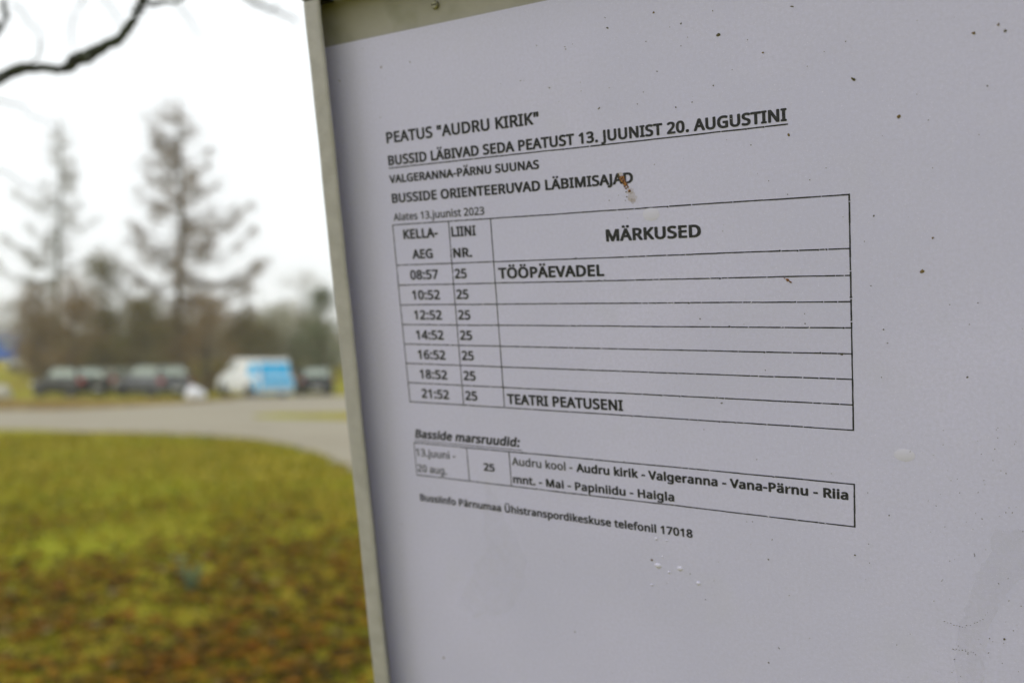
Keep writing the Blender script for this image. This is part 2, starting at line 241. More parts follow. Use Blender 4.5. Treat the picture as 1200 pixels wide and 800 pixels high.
near = [(-90, 24), (-40, 23), (-20, 22.2), (-12.6, 21.7), (-9.05, 20.8), (-7.3, 20.0), (-5.4, 18.65), (-3.8, 16.4), (-2.63, 13.9), (-1.6, 11.0), (.5, 8.6), (3.5, 5.5), (8, 2), (14, -6), (20, -30)]
far_ = [(-90, 28.5), (-40, 30), (-28, 31), (-22, 31.3), (-18.3, 31.5), (-15.6, 32.4), (-14.3, 35.2), (-13.7, 38.4), (-13.3, 41.6), (-12.4, 45.6), (-9, 46.6), (-5, 46.4), (0, 44), (4, 40), (8, 34), (12, 26), (22, 4), (30, -30)]
def smooth_line(L, k=6):
    o = []
    for i in range(len(L) - 1):
        p0, p1, p2, p3 = (Vector(L[max(i-1, 0)]), Vector(L[i]), Vector(L[i+1]), Vector(L[min(i+2, len(L)-1)]))
        for j in range(k):
            t = j / k
            o.append(.5 * ((2*p1) + (p2-p0)*t + (2*p0-5*p1+4*p2-p3)*t*t + (3*p1-p0-3*p2+p3)*t**3))
    o.append(Vector(L[-1])); return o
random.seed(5)
A, B = smooth_line(near), smooth_line(far_)
rd = MB(); vs = []; K = 1
from mathutils.geometry import tessellate_polygon
ring = [Vector((p.x + random.uniform(-.1, .1), p.y + random.uniform(-.15, .15), .004)) for p in A + B[::-1]]
tris = tessellate_polygon([ring])
rd.add(ring, [t if (ring[t[1]] - ring[t[0]]).cross(ring[t[2]] - ring[t[0]]).z > 0 else t[::-1] for t in tris])
tag(rd.build('gravel_road', M['gravel']), kind='structure')

vg = MB(); vs = []
for i, p in enumerate(B):
    if -45 < p.x < -13.2:
        vs += [(p.x, p.y - .5 + random.uniform(-.25, .25), .008), (p.x, p.y + max(2.5, 41.5 - p.y) + random.uniform(-.9, .9), .008)]
vg.add(vs, [(2*i, 2*i+2, 2*i+3, 2*i+1) for i in range(len(vs) // 2 - 1)])
tag(vg.build('verge', mat('leafy verge', (.22, .125, .02), (.26, .20, .025), 1.3, .95, .01, 40, lo=.4, hi=.6)), kind='structure')
isl = MB(); vs = []
N = 40
for k in range(N):
    a = 2 * math.pi * k / N; r = 1 + random.uniform(-.05, .05)
    vs.append((-1.4 + 6.6 * math.cos(a) * r, 27.6 + 2.0 * math.sin(a) * r - .05 * math.cos(a), .03))
vs2 = [(x * 1.0 + (x + 1.4) * .02, y + (y - 27.6) * .08, .0045) for x, y, z in vs]
isl.add(vs + vs2, [tuple(range(N))] + [(k, k + N, (k + 1) % N + N, (k + 1) % N) for k in range(N)])
tag(isl.build('grass_island', M['lawn']), kind='structure')

# fallen leaves and grass blades
def edge_y(x):
    for a, c in zip(A[:-1], A[1:]):
        if a.x <= x <= c.x: return a.y + (c.y - a.y) * (x - a.x) / max(1e-6, c.x - a.x)
    return 20
def lmat(name, c, tr=.25): return mat(name, c, rough=.9, spec=.1, transl=tr)
leafm = [lmat('leaf rust', (.23, .09, .008)), lmat('leaf brown', (.15, .08, .012)), lmat('leaf ochre', (.28, .15, .012)), lmat('leaf dark', (.035, .022, .006)), lmat('leaf buff', (.24, .18, .07))]
from mathutils.noise import noise as noise_at
def patch(x, y):
    p = Vector((x * .8, y * .5, 3.7)); return max(0, min(1, .5 + .75 * noise_at(p) + .35 * noise_at(p * 3.1)))
random.seed(11)
lv = MB()
def leaf(x, y, z, s, m):
    a = random.uniform(0, 6.28); tilt = random.uniform(-.5, .5); ca, sa = math.cos(a), math.sin(a)
    P = []
    for u, v, h in ((-.6, 0, 0), (-.1, -.36, .12), (.55, 0, 0), (-.1, .36, .12)):
        u *= s; v *= s; h = h * s + u * tilt * .4 + .004
        P.append((x + u * ca - v * sa, y + u * sa + v * ca, z + abs(h)))
    lv.add(P, [(0, 1, 2), (0, 2, 3)], m)
cnt = 0
while cnt < 17000:
    y = random.uniform(1.5, 15) if random.random() < .8 else random.uniform(1.5, 8); x = random.uniform(-.85 * y - 3, .5 * y + 2)
    # litter thins out with distance
    dens = max(.015, min(1, (15 - y) / 11)) ** 1.6 * min(1, .08 + 1.5 * patch(x * 1.1 + 1.4, y * .8 + .9) ** 1.8)
    if random.random() > dens or y > edge_y(x) - .05: continue
    leaf(x, y, random.uniform(0, .035), random.uniform(.05, .12), random.choices(range(5), (26, 38, 12, 28, 4))[0]); cnt += 1
for k in range(5200):    # leaves blown against the far verge below the parked cars
    x = random.uniform(-32, -13); y = 31.6 + max(0, x + 16) * 2.6 + abs(random.gauss(0, 4.5))
    leaf(x, y, 0, random.uniform(.09, .18), random.choices(range(5), (30, 26, 26, 10, 8))[0])
tag(lv.build('fallen_leaves', leafm), 'brown and rust fallen leaves lying in the grass', 'leaves', kind='stuff')

grm = [lmat('grass green', (.13, .155, .010), .3), lmat('grass yellow', (.30, .25, .015), .3), lmat('grass straw', (.26, .17, .03), .3), lmat('grass dark', (.055, .06, .012), .3)]
gb = MB()
for k in range(90000):
    y = 1.2 + 19 * random.random() ** 1.5; x = random.uniform(-.85 * y - 2.5, .4 * y + 2)
    if y > edge_y(x) - .02 + random.gauss(0, .05): continue
    h = random.uniform(.03, .075) * (1 if y < 9 else 1.3); wd = random.uniform(.003, .007) * (1 + y * .12); a = random.uniform(0, 6.28)
    q = patch(x * .6 + 3, y * .6)
    nearness = min(1, max(0, (y - 4) / 5))
    m = random.choices(range(4), (28 + 20 * q, 18 + 40 * nearness, 10 + 10 * (1 - q), 30 * (1.05 - nearness)))[0]
    dx, dy = math.cos(a) * wd, math.sin(a) * wd; lx, ly = random.gauss(0, h * .5), random.gauss(0, h * .5)
    gb.add([(x - dx, y - dy, 0), (x + dx, y + dy, 0), (x + lx, y + ly, h)], [(0, 1, 2)], m)
tag(gb.build('grass_blades', grm), 'short yellow green grass growing on the verge', 'grass', kind='stuff')

# small pale weed in the near lawn
M['weed'] = lmat('weed leaf', (.13, .24, .15))
M['weed_stem'] = mat('weed stem', (.12, .16, .09), rough=.8)
wp = px(226, 694)
wr = empty('weed_plant', wp)
tag(wr, 'small pale blue-green weed standing among brown leaves on the near lawn', 'weed')
st = MB(); wl = MB(); random.seed(3)
for k in range(9):
    a = k * 2.4; l = random.uniform(.14, .30); tip = Vector((math.cos(a) * l * .4, math.sin(a) * l * .4, l))
    st.tube([(0, 0, 0), tip * .5 + Vector((0, 0, .02)), tip], [.004, .003, .0015], 4)
    for j in range(7):
        f = .25 + .75 * j / 6; c = tip * f; b = a + j * 2.0; s = .045
        u = Vector((math.cos(b), math.sin(b), .35)) * s; v = Vector((-math.sin(b), math.cos(b), 0)) * s * .35
        wl.add([c, c + u * .5 + v, c + u, c + u * .5 - v], [(0, 1, 2, 3)])
st.build('stem', M['weed_stem'], wr); wl.build('foliage', M['weed'], wr)

# ------------------------------------------------------------------ trees
TW = {
 'brown': mat('twig brown', (.27, .185, .08), (.19, .13, .055), 2, .95),
 'olive': mat('needle olive', (.13, .13, .035), (.19, .14, .05), 1.5, .95),
 'green': mat('needle green', (.095, .135, .045), (.15, .15, .055), 1.5, .95),
 'grey': mat('twig grey', (.36, .33, .25), (.30, .27, .20), 1.5, .95),
 'pale': mat('twig pale green', (.27, .30, .19), (.33, .30, .22), 1.0, .95),
}
def sliver(mb, p, d, L, wd, m=0):
    d = d.normalized(); s = d.cross(Vector((random.gauss(0, 1), random.gauss(0, 1), random.gauss(0, 1))))
    s = s.normalized() * wd if s.length > 1e-6 else Vector((wd, 0, 0))
    mb.add([p - s, p + s, p + d * L], [(0, 1, 2)], m)
def larch(name, label, base, H, bark, twig, seed, prof, nb, lean=0., dens=1.0, group=None, explicit=()):
    """bare larch: prof(h in 0..1) gives half the crown's width in metres on the left and on the right"""
    random.seed(seed)
    root = empty(name, base); tag(root, label, 'tree', group)
    tr = MB(); n = 14; pts = []
    for i in range(n + 1):
        h = i / n; pts.append(Vector((lean * h + .12 * math.sin(h * 9 + seed), .1 * math.sin(h * 7), H * h)))
    tr.tube(pts, [(.26 if dens > .85 else .19) * (1 - i / n) ** .9 + .02 for i in range(n + 1)], 8)
    tr.build('trunk', bark, root)
    def at(h):
        q = h * n; i = min(int(q), n - 1); return pts[i].lerp(pts[i + 1], q - i)
    bo = MB(); tw = MB()
    def branch(h, az, L, rise):
        o = at(h); d = Vector((math.cos(az), math.sin(az), 0)); P = []
        m = 8
        for i in range(m + 1):
            t = i / m
            z = rise * L * t - .42 * L * t * (1 - t) * 1.6 + .12 * L * t ** 3
            P.append(o + d * L * t + Vector((random.gauss(0, .05), random.gauss(0, .05), z + random.gauss(0, .05))))
        r0 = .018 + .012 * L
        bo.tube(P, [r0 * (1 - .8 * i / m) for i in range(m + 1)], 4, cap=False)
        # side twigs, hanging
        k = int(L * 12 * dens + 3)
        for _ in range(k):
            t = random.random() ** .42; q = t * m; i = min(int(q), m - 1); c = P[i].lerp(P[i + 1], q - i)
            sd_ = d.cross(Vector((0, 0, 1))) * random.choice((-1, 1))
            e = (sd_ * random.uniform(.2, 1) + d * random.uniform(0, .8) + Vector((0, 0, random.uniform(-.9, .35)))).normalized()
            l = random.uniform(.4, 1.35) * (1.1 - .4 * t)
            mid = c + e * l
            bo.tube([c, mid], [.010, .004], 3, cap=False)
            for __ in range(10):
                s = random.random(); p = c.lerp(mid, s)
                sliver(tw, p, e * .6 + Vector((random.gauss(0, .6), random.gauss(0, .6), random.gauss(-.5, .4))), random.uniform(.2, .5), random.uniform(.007, .015))
        # tip clump
        for _ in range(int(16 * dens)):
            p = P[-1] + Vector((random.gauss(0, .32), random.gauss(0, .32), random.gauss(-.05, .25))) - d * random.uniform(0, .9)
            sliver(tw, p, Vector((random.gauss(0, 1), random.gauss(0, 1), random.gauss(-.5, .8))), random.uniform(.15, .36), random.uniform(.014, .03))
    for k in range(nb):
        h = .16 + .82 * (k + random.random()) / nb
        az = random.uniform(0, 2 * math.pi)
        l, r = prof(h); L = (r if math.cos(az) > 0 else l) * random.uniform(.55, 1.12)
        L *= (.55 + .45 * abs(math.cos(az)))
        if L > .15: branch(h, az, L, random.uniform(-.02, .22) + .5 * h ** 3)
    for h, s, L, rise in explicit:
        branch(h, 0.15 * random.uniform(-1, 1) + (0 if s > 0 else math.pi), L, rise)
    for k in range(30):
        t = .93 + .07 * random.random(); sliver(tw, at(t), Vector((random.gauss(0, .6), random.gauss(0, .6), 1)), .5, .02)
    bo.build('branches', bark, root); tw.build('twigs', twig, root)
    return root
# heights and places read from the photograph
def tree_at(x, ytop, d): return Vector(((x - 600) / 1035 * d, d, gz(d) - .05)), CAM_Z + (429 - ytop) / 1035 * d - gz(d)
b1_, H1 = tree_at(211, 118, 56)
larch('larch_tree', 'tall bare brown larch with broad drooping boughs, right of the two tall trees', b1_, H1, M['larch_bark'], TW['brown'], 21,
      lambda h: (3.7 * (1 - h) ** .33, min(5.2, 9.0 * (1 - h))), 92, -.15, .9,
      explicit=((.83, -1, 1.5, .5), (.80, 1, 1.7, .35), (.74, -1, 2.4, .5), (.70, 1, 2.5, .12), (.62, -1, 2.8, .45), (.60, 1, 3.4, .12), (.56, 1, 4.4, .28),
                (.5, -1, 3.0, .3), (.46, 1, 4.9, .3), (.40, 1, 5.0, .1), (.38, -1, 3.3, .2), (.34, 1, 4.4, .1), (.3, -1, 3.4, .1)))
b2_, H2 = tree_at(66, 138, 62)
larch('larch_tree', 'slim sparse larch with a mossy green trunk, left of the two tall trees', b2_, H2, M['moss_bark'], TW['grey'], 8,
      lambda h: (3.6 * (1 - h) ** .7, 3.2 * (1 - h) ** .7), 64, .1, .8,
      explicit=((.80, 1, 1.2, -.1), (.68, -1, 3.0, .2), (.52, -1, 3.9, .1), (.47, 1, 3.0, .2), (.6, 1, 2.2, .1), (.40, -1, 4.2, .2)))

def bush_tree(name, label, x, ytop, d, wpx, m, seed, dens=1.0, zb=.0, group=None, cat='tree', bark=None, leaf_s=.2):
    """bushy tree or thicket: stems, limbs and clumps of small faces with gaps between"""
    random.seed(seed)
    base, H = tree_at(x, ytop, d); Wd = wpx / 1035 * d / 2
    root = empty(name, base); tag(root, label, cat, group)
    tr = MB(); ns = 1 if H > 6 else 3; tips = []
    for k in range(ns):
        a = random.uniform(0, 6.28); r = .25 * Wd * (ns > 1)
        tr.tube([(math.cos(a) * r * .3, math.sin(a) * r * .3, 0), (math.cos(a) * r, math.sin(a) * r, H * .45), (math.cos(a) * r * 1.3, math.sin(a) * r * 1.3, H * .93)],
                [.05 + .012 * H, .03 + .007 * H, .01], 6)
    br = MB(); cr = MB(); br.tube([(0, 0, 0), (.02, 0, H * .5), (0, .02, H * .92)], [.05, .035, .012], 5)
    nc = int(36 * dens)
    for k in range(nc):
        h = zb + (1 - zb) * random.random() ** .9
        prof = math.sin(math.pi * min(1, (h * .82 + .18))) ** .6
        a = random.uniform(0, 6.28); rr = Wd * prof * random.random() ** .5 * random.uniform(.55, 1.12)
        c = Vector((math.cos(a) * rr, math.sin(a) * rr, H * h * .97))
        o = Vector((0, 0, max(.1, c.z - rr * .55 - .2)))
        br.tube([o, o.lerp(c, .6) + Vector((0, 0, -.05)), c], [.035, .02, .006], 4, cap=False)
        s = random.uniform(.2, .42) * (Wd + H * .3) * .6
        for _ in range(int(130)):
            p = c + Vector((random.gauss(0, s * .62), random.gauss(0, s * .62), random.gauss(0, s * .5)))
            if p.z < .05: continue
            sliver(cr, p, Vector((random.gauss(0, 1), random.gauss(0, 1), random.gauss(.3, 1))), leaf_s * random.uniform(.7, 1.8), leaf_s * random.uniform(.08, .22))
    bk = bark or M['larch_bark']
    tr.build('trunk', bk, root); br.build('branches', bk, root); cr.build('crown', m, root)
    return root
bush_tree('bushy_tree', 'dark olive round-topped bushy tree between the two tall larches', 122, 292, 54, 78, TW['olive'], 31, 1.35, .1)
bush_tree('bushy_tree', 'brown twiggy bushy tree just left of the mossy larch trunk', 42, 326, 57, 60, TW['brown'], 32, .9, .1)
bush_tree('bushy_tree', 'brown bushy tree close behind the black car, against the mossy larch trunk', 84, 318, 50, 60, TW['brown'], 33, .9, .1)
bush_tree('bushy_tree', 'low brown-green thicket behind the roof of the silver car', 168, 350, 50, 80, TW['olive'], 34, 1.0, 0)
bush_tree('bushy_tree', 'brown undergrowth tree just right of the tall larch trunk', 246, 346, 52, 84, TW['brown'], 35, 1.0, 0)
bush_tree('bushy_tree', 'olive thicket behind the front of the white van', 282, 366, 56, 70, TW['olive'], 36, .8, 0)
bush_tree('bushy_tree', 'pale grey-green leafless tree behind the blue end of the van', 326, 358, 72, 80, TW['pale'], 37, .7, .1)
bush_tree('bushy_tree', 'dark green dense tree beside the board edge, behind the dark small car', 378, 338, 66, 66, TW['green'], 38, 1.1, .05)
bush_tree('bushy_tree', 'thin grey leafless tree rising above the dark green tree by the board edge', 352, 316, 84, 90, TW['grey'], 39, .4, .35)
bush_tree('bushy_tree', 'grey twiggy tree at the left border of the view above the blue building', 8, 350, 100, 70, TW['grey'], 40, .6, .2)
bush_tree('bushy_tree', 'wide brown-grey scrub filling the gap behind the red tail light of the silver car', 192, 372, 64, 120, TW['brown'], 51, 1.3, 0, leaf_s=.3)
bush_tree('bushy_tree', 'olive scrub behind the rear of the black car', 120, 368, 62, 110, TW['olive'], 52, 1.3, 0, leaf_s=.3)
bush_tree('bushy_tree', 'brown scrub between the blue building and the black car', 56, 372, 66, 90, TW['brown'], 53, 1.1, 0, leaf_s=.3)
bush_tree('bushy_tree', 'greenish scrub behind the middle of the van roof', 300, 384, 68, 110, TW['olive'], 54, 1.2, 0, leaf_s=.3)
bush_tree('bushy_tree', 'pale green scrub right of the van, low behind the dark small car', 360, 388, 70, 100, TW['pale'], 55, 1.2, 0, leaf_s=.3)
bush_tree('bushy_tree', 'green tree hidden behind the board, next after the dark green tree', 440, 330, 64, 80, TW['green'], 41, .9, .05)
bush_tree('bushy_tree', 'brown tree standing far behind the timetable board', 520, 320, 70, 90, TW['brown'], 42, .8, .05)
bush_tree('bushy_tree', 'brown twiggy tree left outside the view beyond the blue building', -70, 320, 75, 90, TW['brown'], 43, .8, .05)

# far-off wood
random.seed(77)
fw = MB()
for k in range(90000):
    x = random.uniform(-130, 110); y = 128 + random.uniform(-7, 12)
    top = 6.2 + 2.2 * math.sin(x * .13) + 1.5 * math.sin(x * .37 + 1) + random.gauss(0, .9)
    z = 2.2 + (top - 2.2) * random.random() ** .8
    sliver(fw, Vector((x, y, z)), Vector((random.gauss(0, .5), random.gauss(0, .5), 1)), random.uniform(.6, 1.8), random.uniform(.05, .13), random.choices((0, 1, 2), (50, 25, 25))[0])
for k in range(260):
    x = random.uniform(-130, 110); y = 128 + random.uniform(-6, 10)
    fw.tube([(x, y, 2.2), (x + random.gauss(0, .3), y, random.uniform(5, 8.5))], [.14, .03], 5, 0)
tag(fw.build('far_wood', [TW['grey'], TW['pale'], TW['olive']]), 'far-off leafless wood along the edge of the field', 'wood', kind='stuff')

# ------------------------------------------------------------------ low overhanging tree at the left, its trunk outside the frame
root = empty('overhanging_tree', (-3.4, 2.2, 0))
tag(root, 'nearby leafless tree whose dark crooked bough crosses the upper left of the sky', 'tree')
random.seed(14)
def rel(p): return Vector(p) - Vector((-3.4, 2.2, 0))
tb = MB()
tb.tube([(0, 0, -.1), (.03, .02, .8), (-.05, .04, 1.7), (.05, 0, 2.8), (0, .1, 4.2), (.1, .2, 6)], [.26, .2, .18, .15, .11, .05], 12)
tb.build('trunk', M['moss_bark'], root, smooth=True)
D = .9
def bp(x, y, d=D): return rel(px(x, y, d))
def wob(P, rad, amt, sub=4):
    Q = []; q = []
    S = [Vector(p) for p in P]
    for i in range(len(S) - 1):
        for j in range(sub):
            t = j / sub; Q.append(S[i].lerp(S[i + 1], t) + Vector((random.gauss(0, amt), random.gauss(0, amt), random.gauss(0, amt)))); q.append((rad[i] * (1 - t) + rad[i + 1] * t) * random.uniform(.88, 1.15))
    Q.append(S[-1]); q.append(rad[-1]); return Q, q
bg_ = MB()
main = [(0.05, 0, 2.55), rel((-2.2, 1.6, 2.25)), rel((-1.3, 1.1, 1.95)), bp(-90, 112, .9), bp(-30, 97, .82), bp(0, 87), bp(22, 77), bp(45, 76), bp(66, 79), bp(78, 74), bp(86, 65), bp(97, 63), bp(110, 55), bp(126, 46), bp(142, 33), bp(152, 18), bp(158, 6), bp(163, -6), bp(180, -40)]
mr = [r_ * (1.32 if r_ < .0055 else 1.1) for r_ in [.035, .022, .012, .0060, .0050, .0046, .0042, .0034, .0032, .0040, .0052, .0052, .0044, .0038, .0034, .0036, .0042, .0034, .0026]]
Q, q = wob(main, mr, .0007, 3)
bg_.tube(Q, q, 8)
def twig(P, r0, r1, amt=.001, sub=3):
    n = len(P); Q, q = wob(P, [r0 + (r1 - r0) * i / (n - 1) for i in range(n)], amt, sub); bg_.tube(Q, q, 5)
twig([bp(160, 2), bp(176, -1), bp(200, -3), bp(240, -18)], .0030, .0014)
twig([bp(98, 60), bp(101, 72, .79)], .0014, .0006)
twig([bp(66, 79), bp(60, 84, .8)], .0016, .0008)
twig([bp(24, 77), bp(36, 66, .8), bp(44, 44, .83)], .0010, .0004)
tw2 = [bp(-2, -4, 1.3), bp(0, 16, 1.3), bp(-16, 44, 1.3), bp(-60, 90, 1.3), rel((-1.3, 1.35, 2.0))]
twig(tw2, .004, .006)
twig([rel((-.8, 2.4, 3.1)), bp(250, -30, 2.2), bp(285, -4, 2.2), bp(312, 4, 2.2), bp(328, 12, 2.2), bp(345, 22, 2.2)], .008, .002, .004)
twig([rel((-2.2, 2.3, 3.6)), rel((-.8, 2.4, 3.1))], .03, .009, .01)
twig([(0.05, 0, 3.4), rel((-2.2, 2.3, 3.6))], .05, .03, .01)
for P in ([(-30, 110), (10, 118), (40, 138), (64, 152)], [(-40, 190), (0, 200), (26, 214), (45, 222)], [(110, -20), (128, 14), (150, 40)], [(10, 0), (36, 30), (44, 60)], [(90, -10), (76, 30), (80, 52)], [(200, -10), (215, 18), (232, 40)]):
    twig([bp(a, b, 2.4) for a, b in P], .0022, .0010, .004)
bg_.build('boughs', M['near_bark'], root, smooth=True)

# ------------------------------------------------------------------ vehicles
GL_ = mat('car glass', (.30, .33, .31), rough=.12, spec=1.0, coat=1.0, metallic=.3)
GL_T = bpy.data.materials.new('tinted see-through glass'); GL_T.use_nodes = True
_n = GL_T.node_tree; _p = _n.nodes['Principled BSDF']; _p.inputs['Base Color'].default_value = (.46, .52, .44, 1); _p.inputs['Roughness'].default_value = .1; _p.inputs['Metallic'].default_value = .5; _p.inputs['Alpha'].default_value = .62
def paint(name, c, metallic=.2): return mat(name, c, rough=.45, metallic=metallic, coat=.2)
P_black = paint('black paint', (.006, .006, .008)); P_silver = paint('silver grey paint', (.13, .135, .15), .3)
P_white = paint('white paint', (.78, .79, .78), 0); P_blue = paint('sky blue wrap', (.006, .45, .82), 0)
P_dark = paint('dark grey paint', (.05, .055, .065), .3); P_beige = paint('beige paint', (.42, .38, .28), .2); P_pale = paint('pale paint', (.6, .62, .6), 0)
M_tyre = mat('tyre rubber', (.02, .02, .02), rough=.9); M_rim = mat('alloy rim', (.10, .10, .11), rough=.5, metallic=.3)
M_trim = mat('black trim', (.02, .02, .022), rough=.6); M_red = mat('red lamp lens', (.38, .015, .015), rough=.3)
M_lamp = mat('clear lamp lens', (.75, .77, .8), rough=.12, coat=.8); M_plate = mat('plate white', (.75, .75, .73), rough=.5)
def frustum_face(a, b, c, d, u0, u1, v0, v1, off):
    """a b bottom edge, c d top edge above b and a"""
    def P(u, v): return a.lerp(b, u).lerp(d.lerp(c, u), v)
    n = (b - a).cross(d - a).normalized() * off
    q = [P(u0, v0) + n, P(u1, v0) + n, P(u1, v1) + n, P(u0, v1) + n]; i = [p - n * 1.6 for p in q]
    return q + i, [(0, 1, 2, 3), (4, 7, 6, 5), (0, 4, 5, 1), (1, 5, 6, 2), (2, 6, 7, 3), (3, 7, 4, 0)]
def vehicle(name, label, cat, loc, rz, body, L=4.4, Wd=1.78, belt=.92, roof=1.47, bonnet=.80, tail=.92, cab=(-2.0, 1.05, -1.45, .35), wheel=.32, axles=(-1.32, 1.38), nwin=2, group=None, panel=None, lampz=.70):
    root = empty(name, loc, rz); tag(root, label, cat, group)
    h = Wd / 2; b = MB(); xb, xf = -L / 2, L / 2
    prof = [(xb, .28, .80), (xb + .06, .22, tail - .06), (cab[0] + .05, .2, tail), (cab[0] + .7, .2, belt), (cab[1], .2, belt), (cab[1] + .25, .2, bonnet + .05), (xf - .22, .22, bonnet - .07), (xf - .03, .30, .60)]
    prof.sort(key=lambda t: t[0])
    wf = [.90, .97, 1, 1, 1, .99, .95, .84]
    vs = []; n = 8
    for (x, z0, z1), f in zip(prof, wf):
        w_ = h * f
        vs += [(x, -w_ * .9, z0), (x, -w_, z0 + .16), (x, -w_, z1 - .18), (x, -w_ * .93, z1), (x, w_ * .93, z1), (x, w_, z1 - .18), (x, w_, z0 + .16), (x, w_ * .9, z0)]
    fs = []
    for i in range(len(prof) - 1):
        for k in range(n): fs.append((i*n+k, i*n+(k+1) % n, (i+1)*n+(k+1) % n, (i+1)*n+k))
    fs += [tuple(range(n)), tuple((len(prof)-1)*n+k for k in range(n))[::-1]]
    b.add(vs, fs)
    bo = b.build('body', body, root, bevel=.03)
    # cabin
    x0b, x1b, x0t, x1t = cab; wb, wt = h * .93, h * .76
    if roof > 1.7: wt = h * .86
    zb = belt - .04
    Bv = [Vector(p) for p in ((x0b, -wb, zb), (x1b, -wb, zb), (x1b, wb, zb), (x0b, wb, zb))]
    Tv = [Vector(p) for p in ((x0t, -wt, roof), (x1t, -wt, roof), (x1t, wt, roof), (x0t, wt, roof))]
    c = MB(); c.add(Bv + Tv, [(0, 3, 2, 1), (4, 5, 6, 7), (0, 1, 5, 4), (1, 2, 6, 5), (2, 3, 7, 6), (3, 0, 4, 7)])
    if panel is not None: c.build('roof', body, root, bevel=.07, segs=3)
    else:
        c = MB(); e = .07; T2 = [Bv[i].lerp(Tv[i], 1 - .055 / (roof - zb)) for i in range(4)]
        c.add(T2 + Tv, [(0, 3, 2, 1), (4, 5, 6, 7), (0, 1, 5, 4), (1, 2, 6, 5), (2, 3, 7, 6), (3, 0, 4, 7)]); c.build('roof', body, root, bevel=.02, segs=2)
        for i in range(4):
            p_ = MB(); p_.tube([Bv[i].lerp(Tv[i], .0) + Vector((0, -.02 * (1 if Bv[i].y > 0 else -1), 0)), Tv[i] + Vector((0, -.02 * (1 if Tv[i].y > 0 else -1), -.02))], .045, 6); p_.build('pillar', body, root)
        for sy_, (A0, A1, A2, A3) in ((-1, (Bv[0], Bv[1], Tv[1], Tv[0])), (1, (Bv[3], Bv[2], Tv[2], Tv[3]))):
            for u in ([.5] if nwin == 2 else [.36, .68]):
                p_ = MB(); p_.tube([A0.lerp(A1, u) - Vector((0, .02 * sy_, 0)), A3.lerp(A2, u) - Vector((0, .02 * sy_, .02))], .035, 5); p_.build('pillar', M_trim, root)
        for sx_ in (-.75, .25):
            for sy_ in (-1, 1):
                p_ = MB(); p_.box(sx_ - .10, sx_ + .06, sy_ * .38 - .24, sy_ * .38 + .24, belt - .1, belt + .18); p_.box(sx_ - .08, sx_ + .02, sy_ * .38 - .12, sy_ * .38 + .12, belt + .19, belt + .36); p_.build('seat_back', M_trim, root, bevel=.02)
    gm = GL_ if panel is not None else GL_T
    def win(nm, a, b_, c_, d_, u0, u1, v0, v1):
        g_ = MB(); v_, f_ = frustum_face(a, b_, c_, d_, u0, u1, v0, v1, .012); g_.add(v_, f_); return g_.build(nm, gm, root)
    win('windscreen', Bv[1], Bv[2], Tv[2], Tv[1], .07, .93, .16, .9)
    if panel is None: win('rear_window', Bv[3], Bv[0], Tv[0], Tv[3], .08, .92, .22, .88)
    sp = [.08, .50, .94] if nwin == 2 else [.08, .36, .68, .94]
    if panel is not None: sp = [.76, .95]
    for i in range(len(sp) - 1):
        u0, u1 = sp[i] + .012, sp[i + 1] - .012
        win('side_window', Bv[0], Bv[1], Tv[1], Tv[0], u0, u1, .2 if panel is None else .35, .86)
        win('side_window', Bv[2], Bv[3], Tv[3], Tv[2], 1 - u1, 1 - u0, .2 if panel is None else .35, .86)
    for ax in axles:
        for s in (-1, 1):
            wm = MB(); wm.tube([(ax, s * (h - .20), wheel), (ax, s * (h + .015), wheel)], wheel, 20)
            t = wm.build('wheel', M_tyre, root, bevel=.02)
            rm = MB(); rm.tube([(ax, s * (h + .005), wheel), (ax, s * (h + .024), wheel)], wheel * .62, 14); rm.build('rim', M_rim, t)
            am = MB(); am.tube([(ax, s * (h - .25), wheel + .03), (ax, s * (h + .004), wheel + .03)], wheel * 1.16, 20); am.build('wheel_arch', M_trim, root)
    for s in (-1, 1):
        m_ = MB(); m_.box(xb - .02, xb + .22, s * h * .90 - .11, s * h * .90 + .06 * s + .03, lampz, lampz + .24) if panel is None else m_.box(xb - .02, xb + .1, s * h * .90 - .07, s * h * .9 - .01, lampz + .1, lampz + .3)
        m_.build('tail_light', M_red, root, bevel=.02)
        m_ = MB(); m_.box(xf - .30, xf - .06, s * h * .80 - .14, s * h * .80 + .14, .56, .72); m_.build('headlight', M_lamp, root, bevel=.03)
        m_ = MB(); m_.box(cab[1] - .32, cab[1] - .20, s * (h + .02) - .10 * (s < 0), s * (h + .02) + .10 * (s > 0), belt + .01, belt + .16); m_.build('mirror', body, root, bevel=.02)
        m_ = MB(); m_.box(-.15, .02, s * h + (.0 if s > 0 else -.012), s * h + (.012 if s > 0 else 0), belt - .16, belt - .12); m_.build('door_handle', M_trim, root)
    m_ = MB(); m_.box(xb - .05, xb + .10, -h * .84, h * .84, .30, .52); m_.build('bumper', M_trim if body is not P_white else P_white, root, bevel=.03)
    m_ = MB(); m_.box(xf - .12, xf + .03, -h * .76, h * .76, .26, .46); m_.build('bumper', M_trim, root, bevel=.03)
    m_ = MB(); m_.box(xb - .066, xb - .052, -.26, .26, .36, .47); m_.build('number_plate', M_plate, root)
    m_ = MB(); m_.box(xf - .20, xf - .02, -h * .4, h * .4, .48, .60); m_.build('grille', M_trim, root)
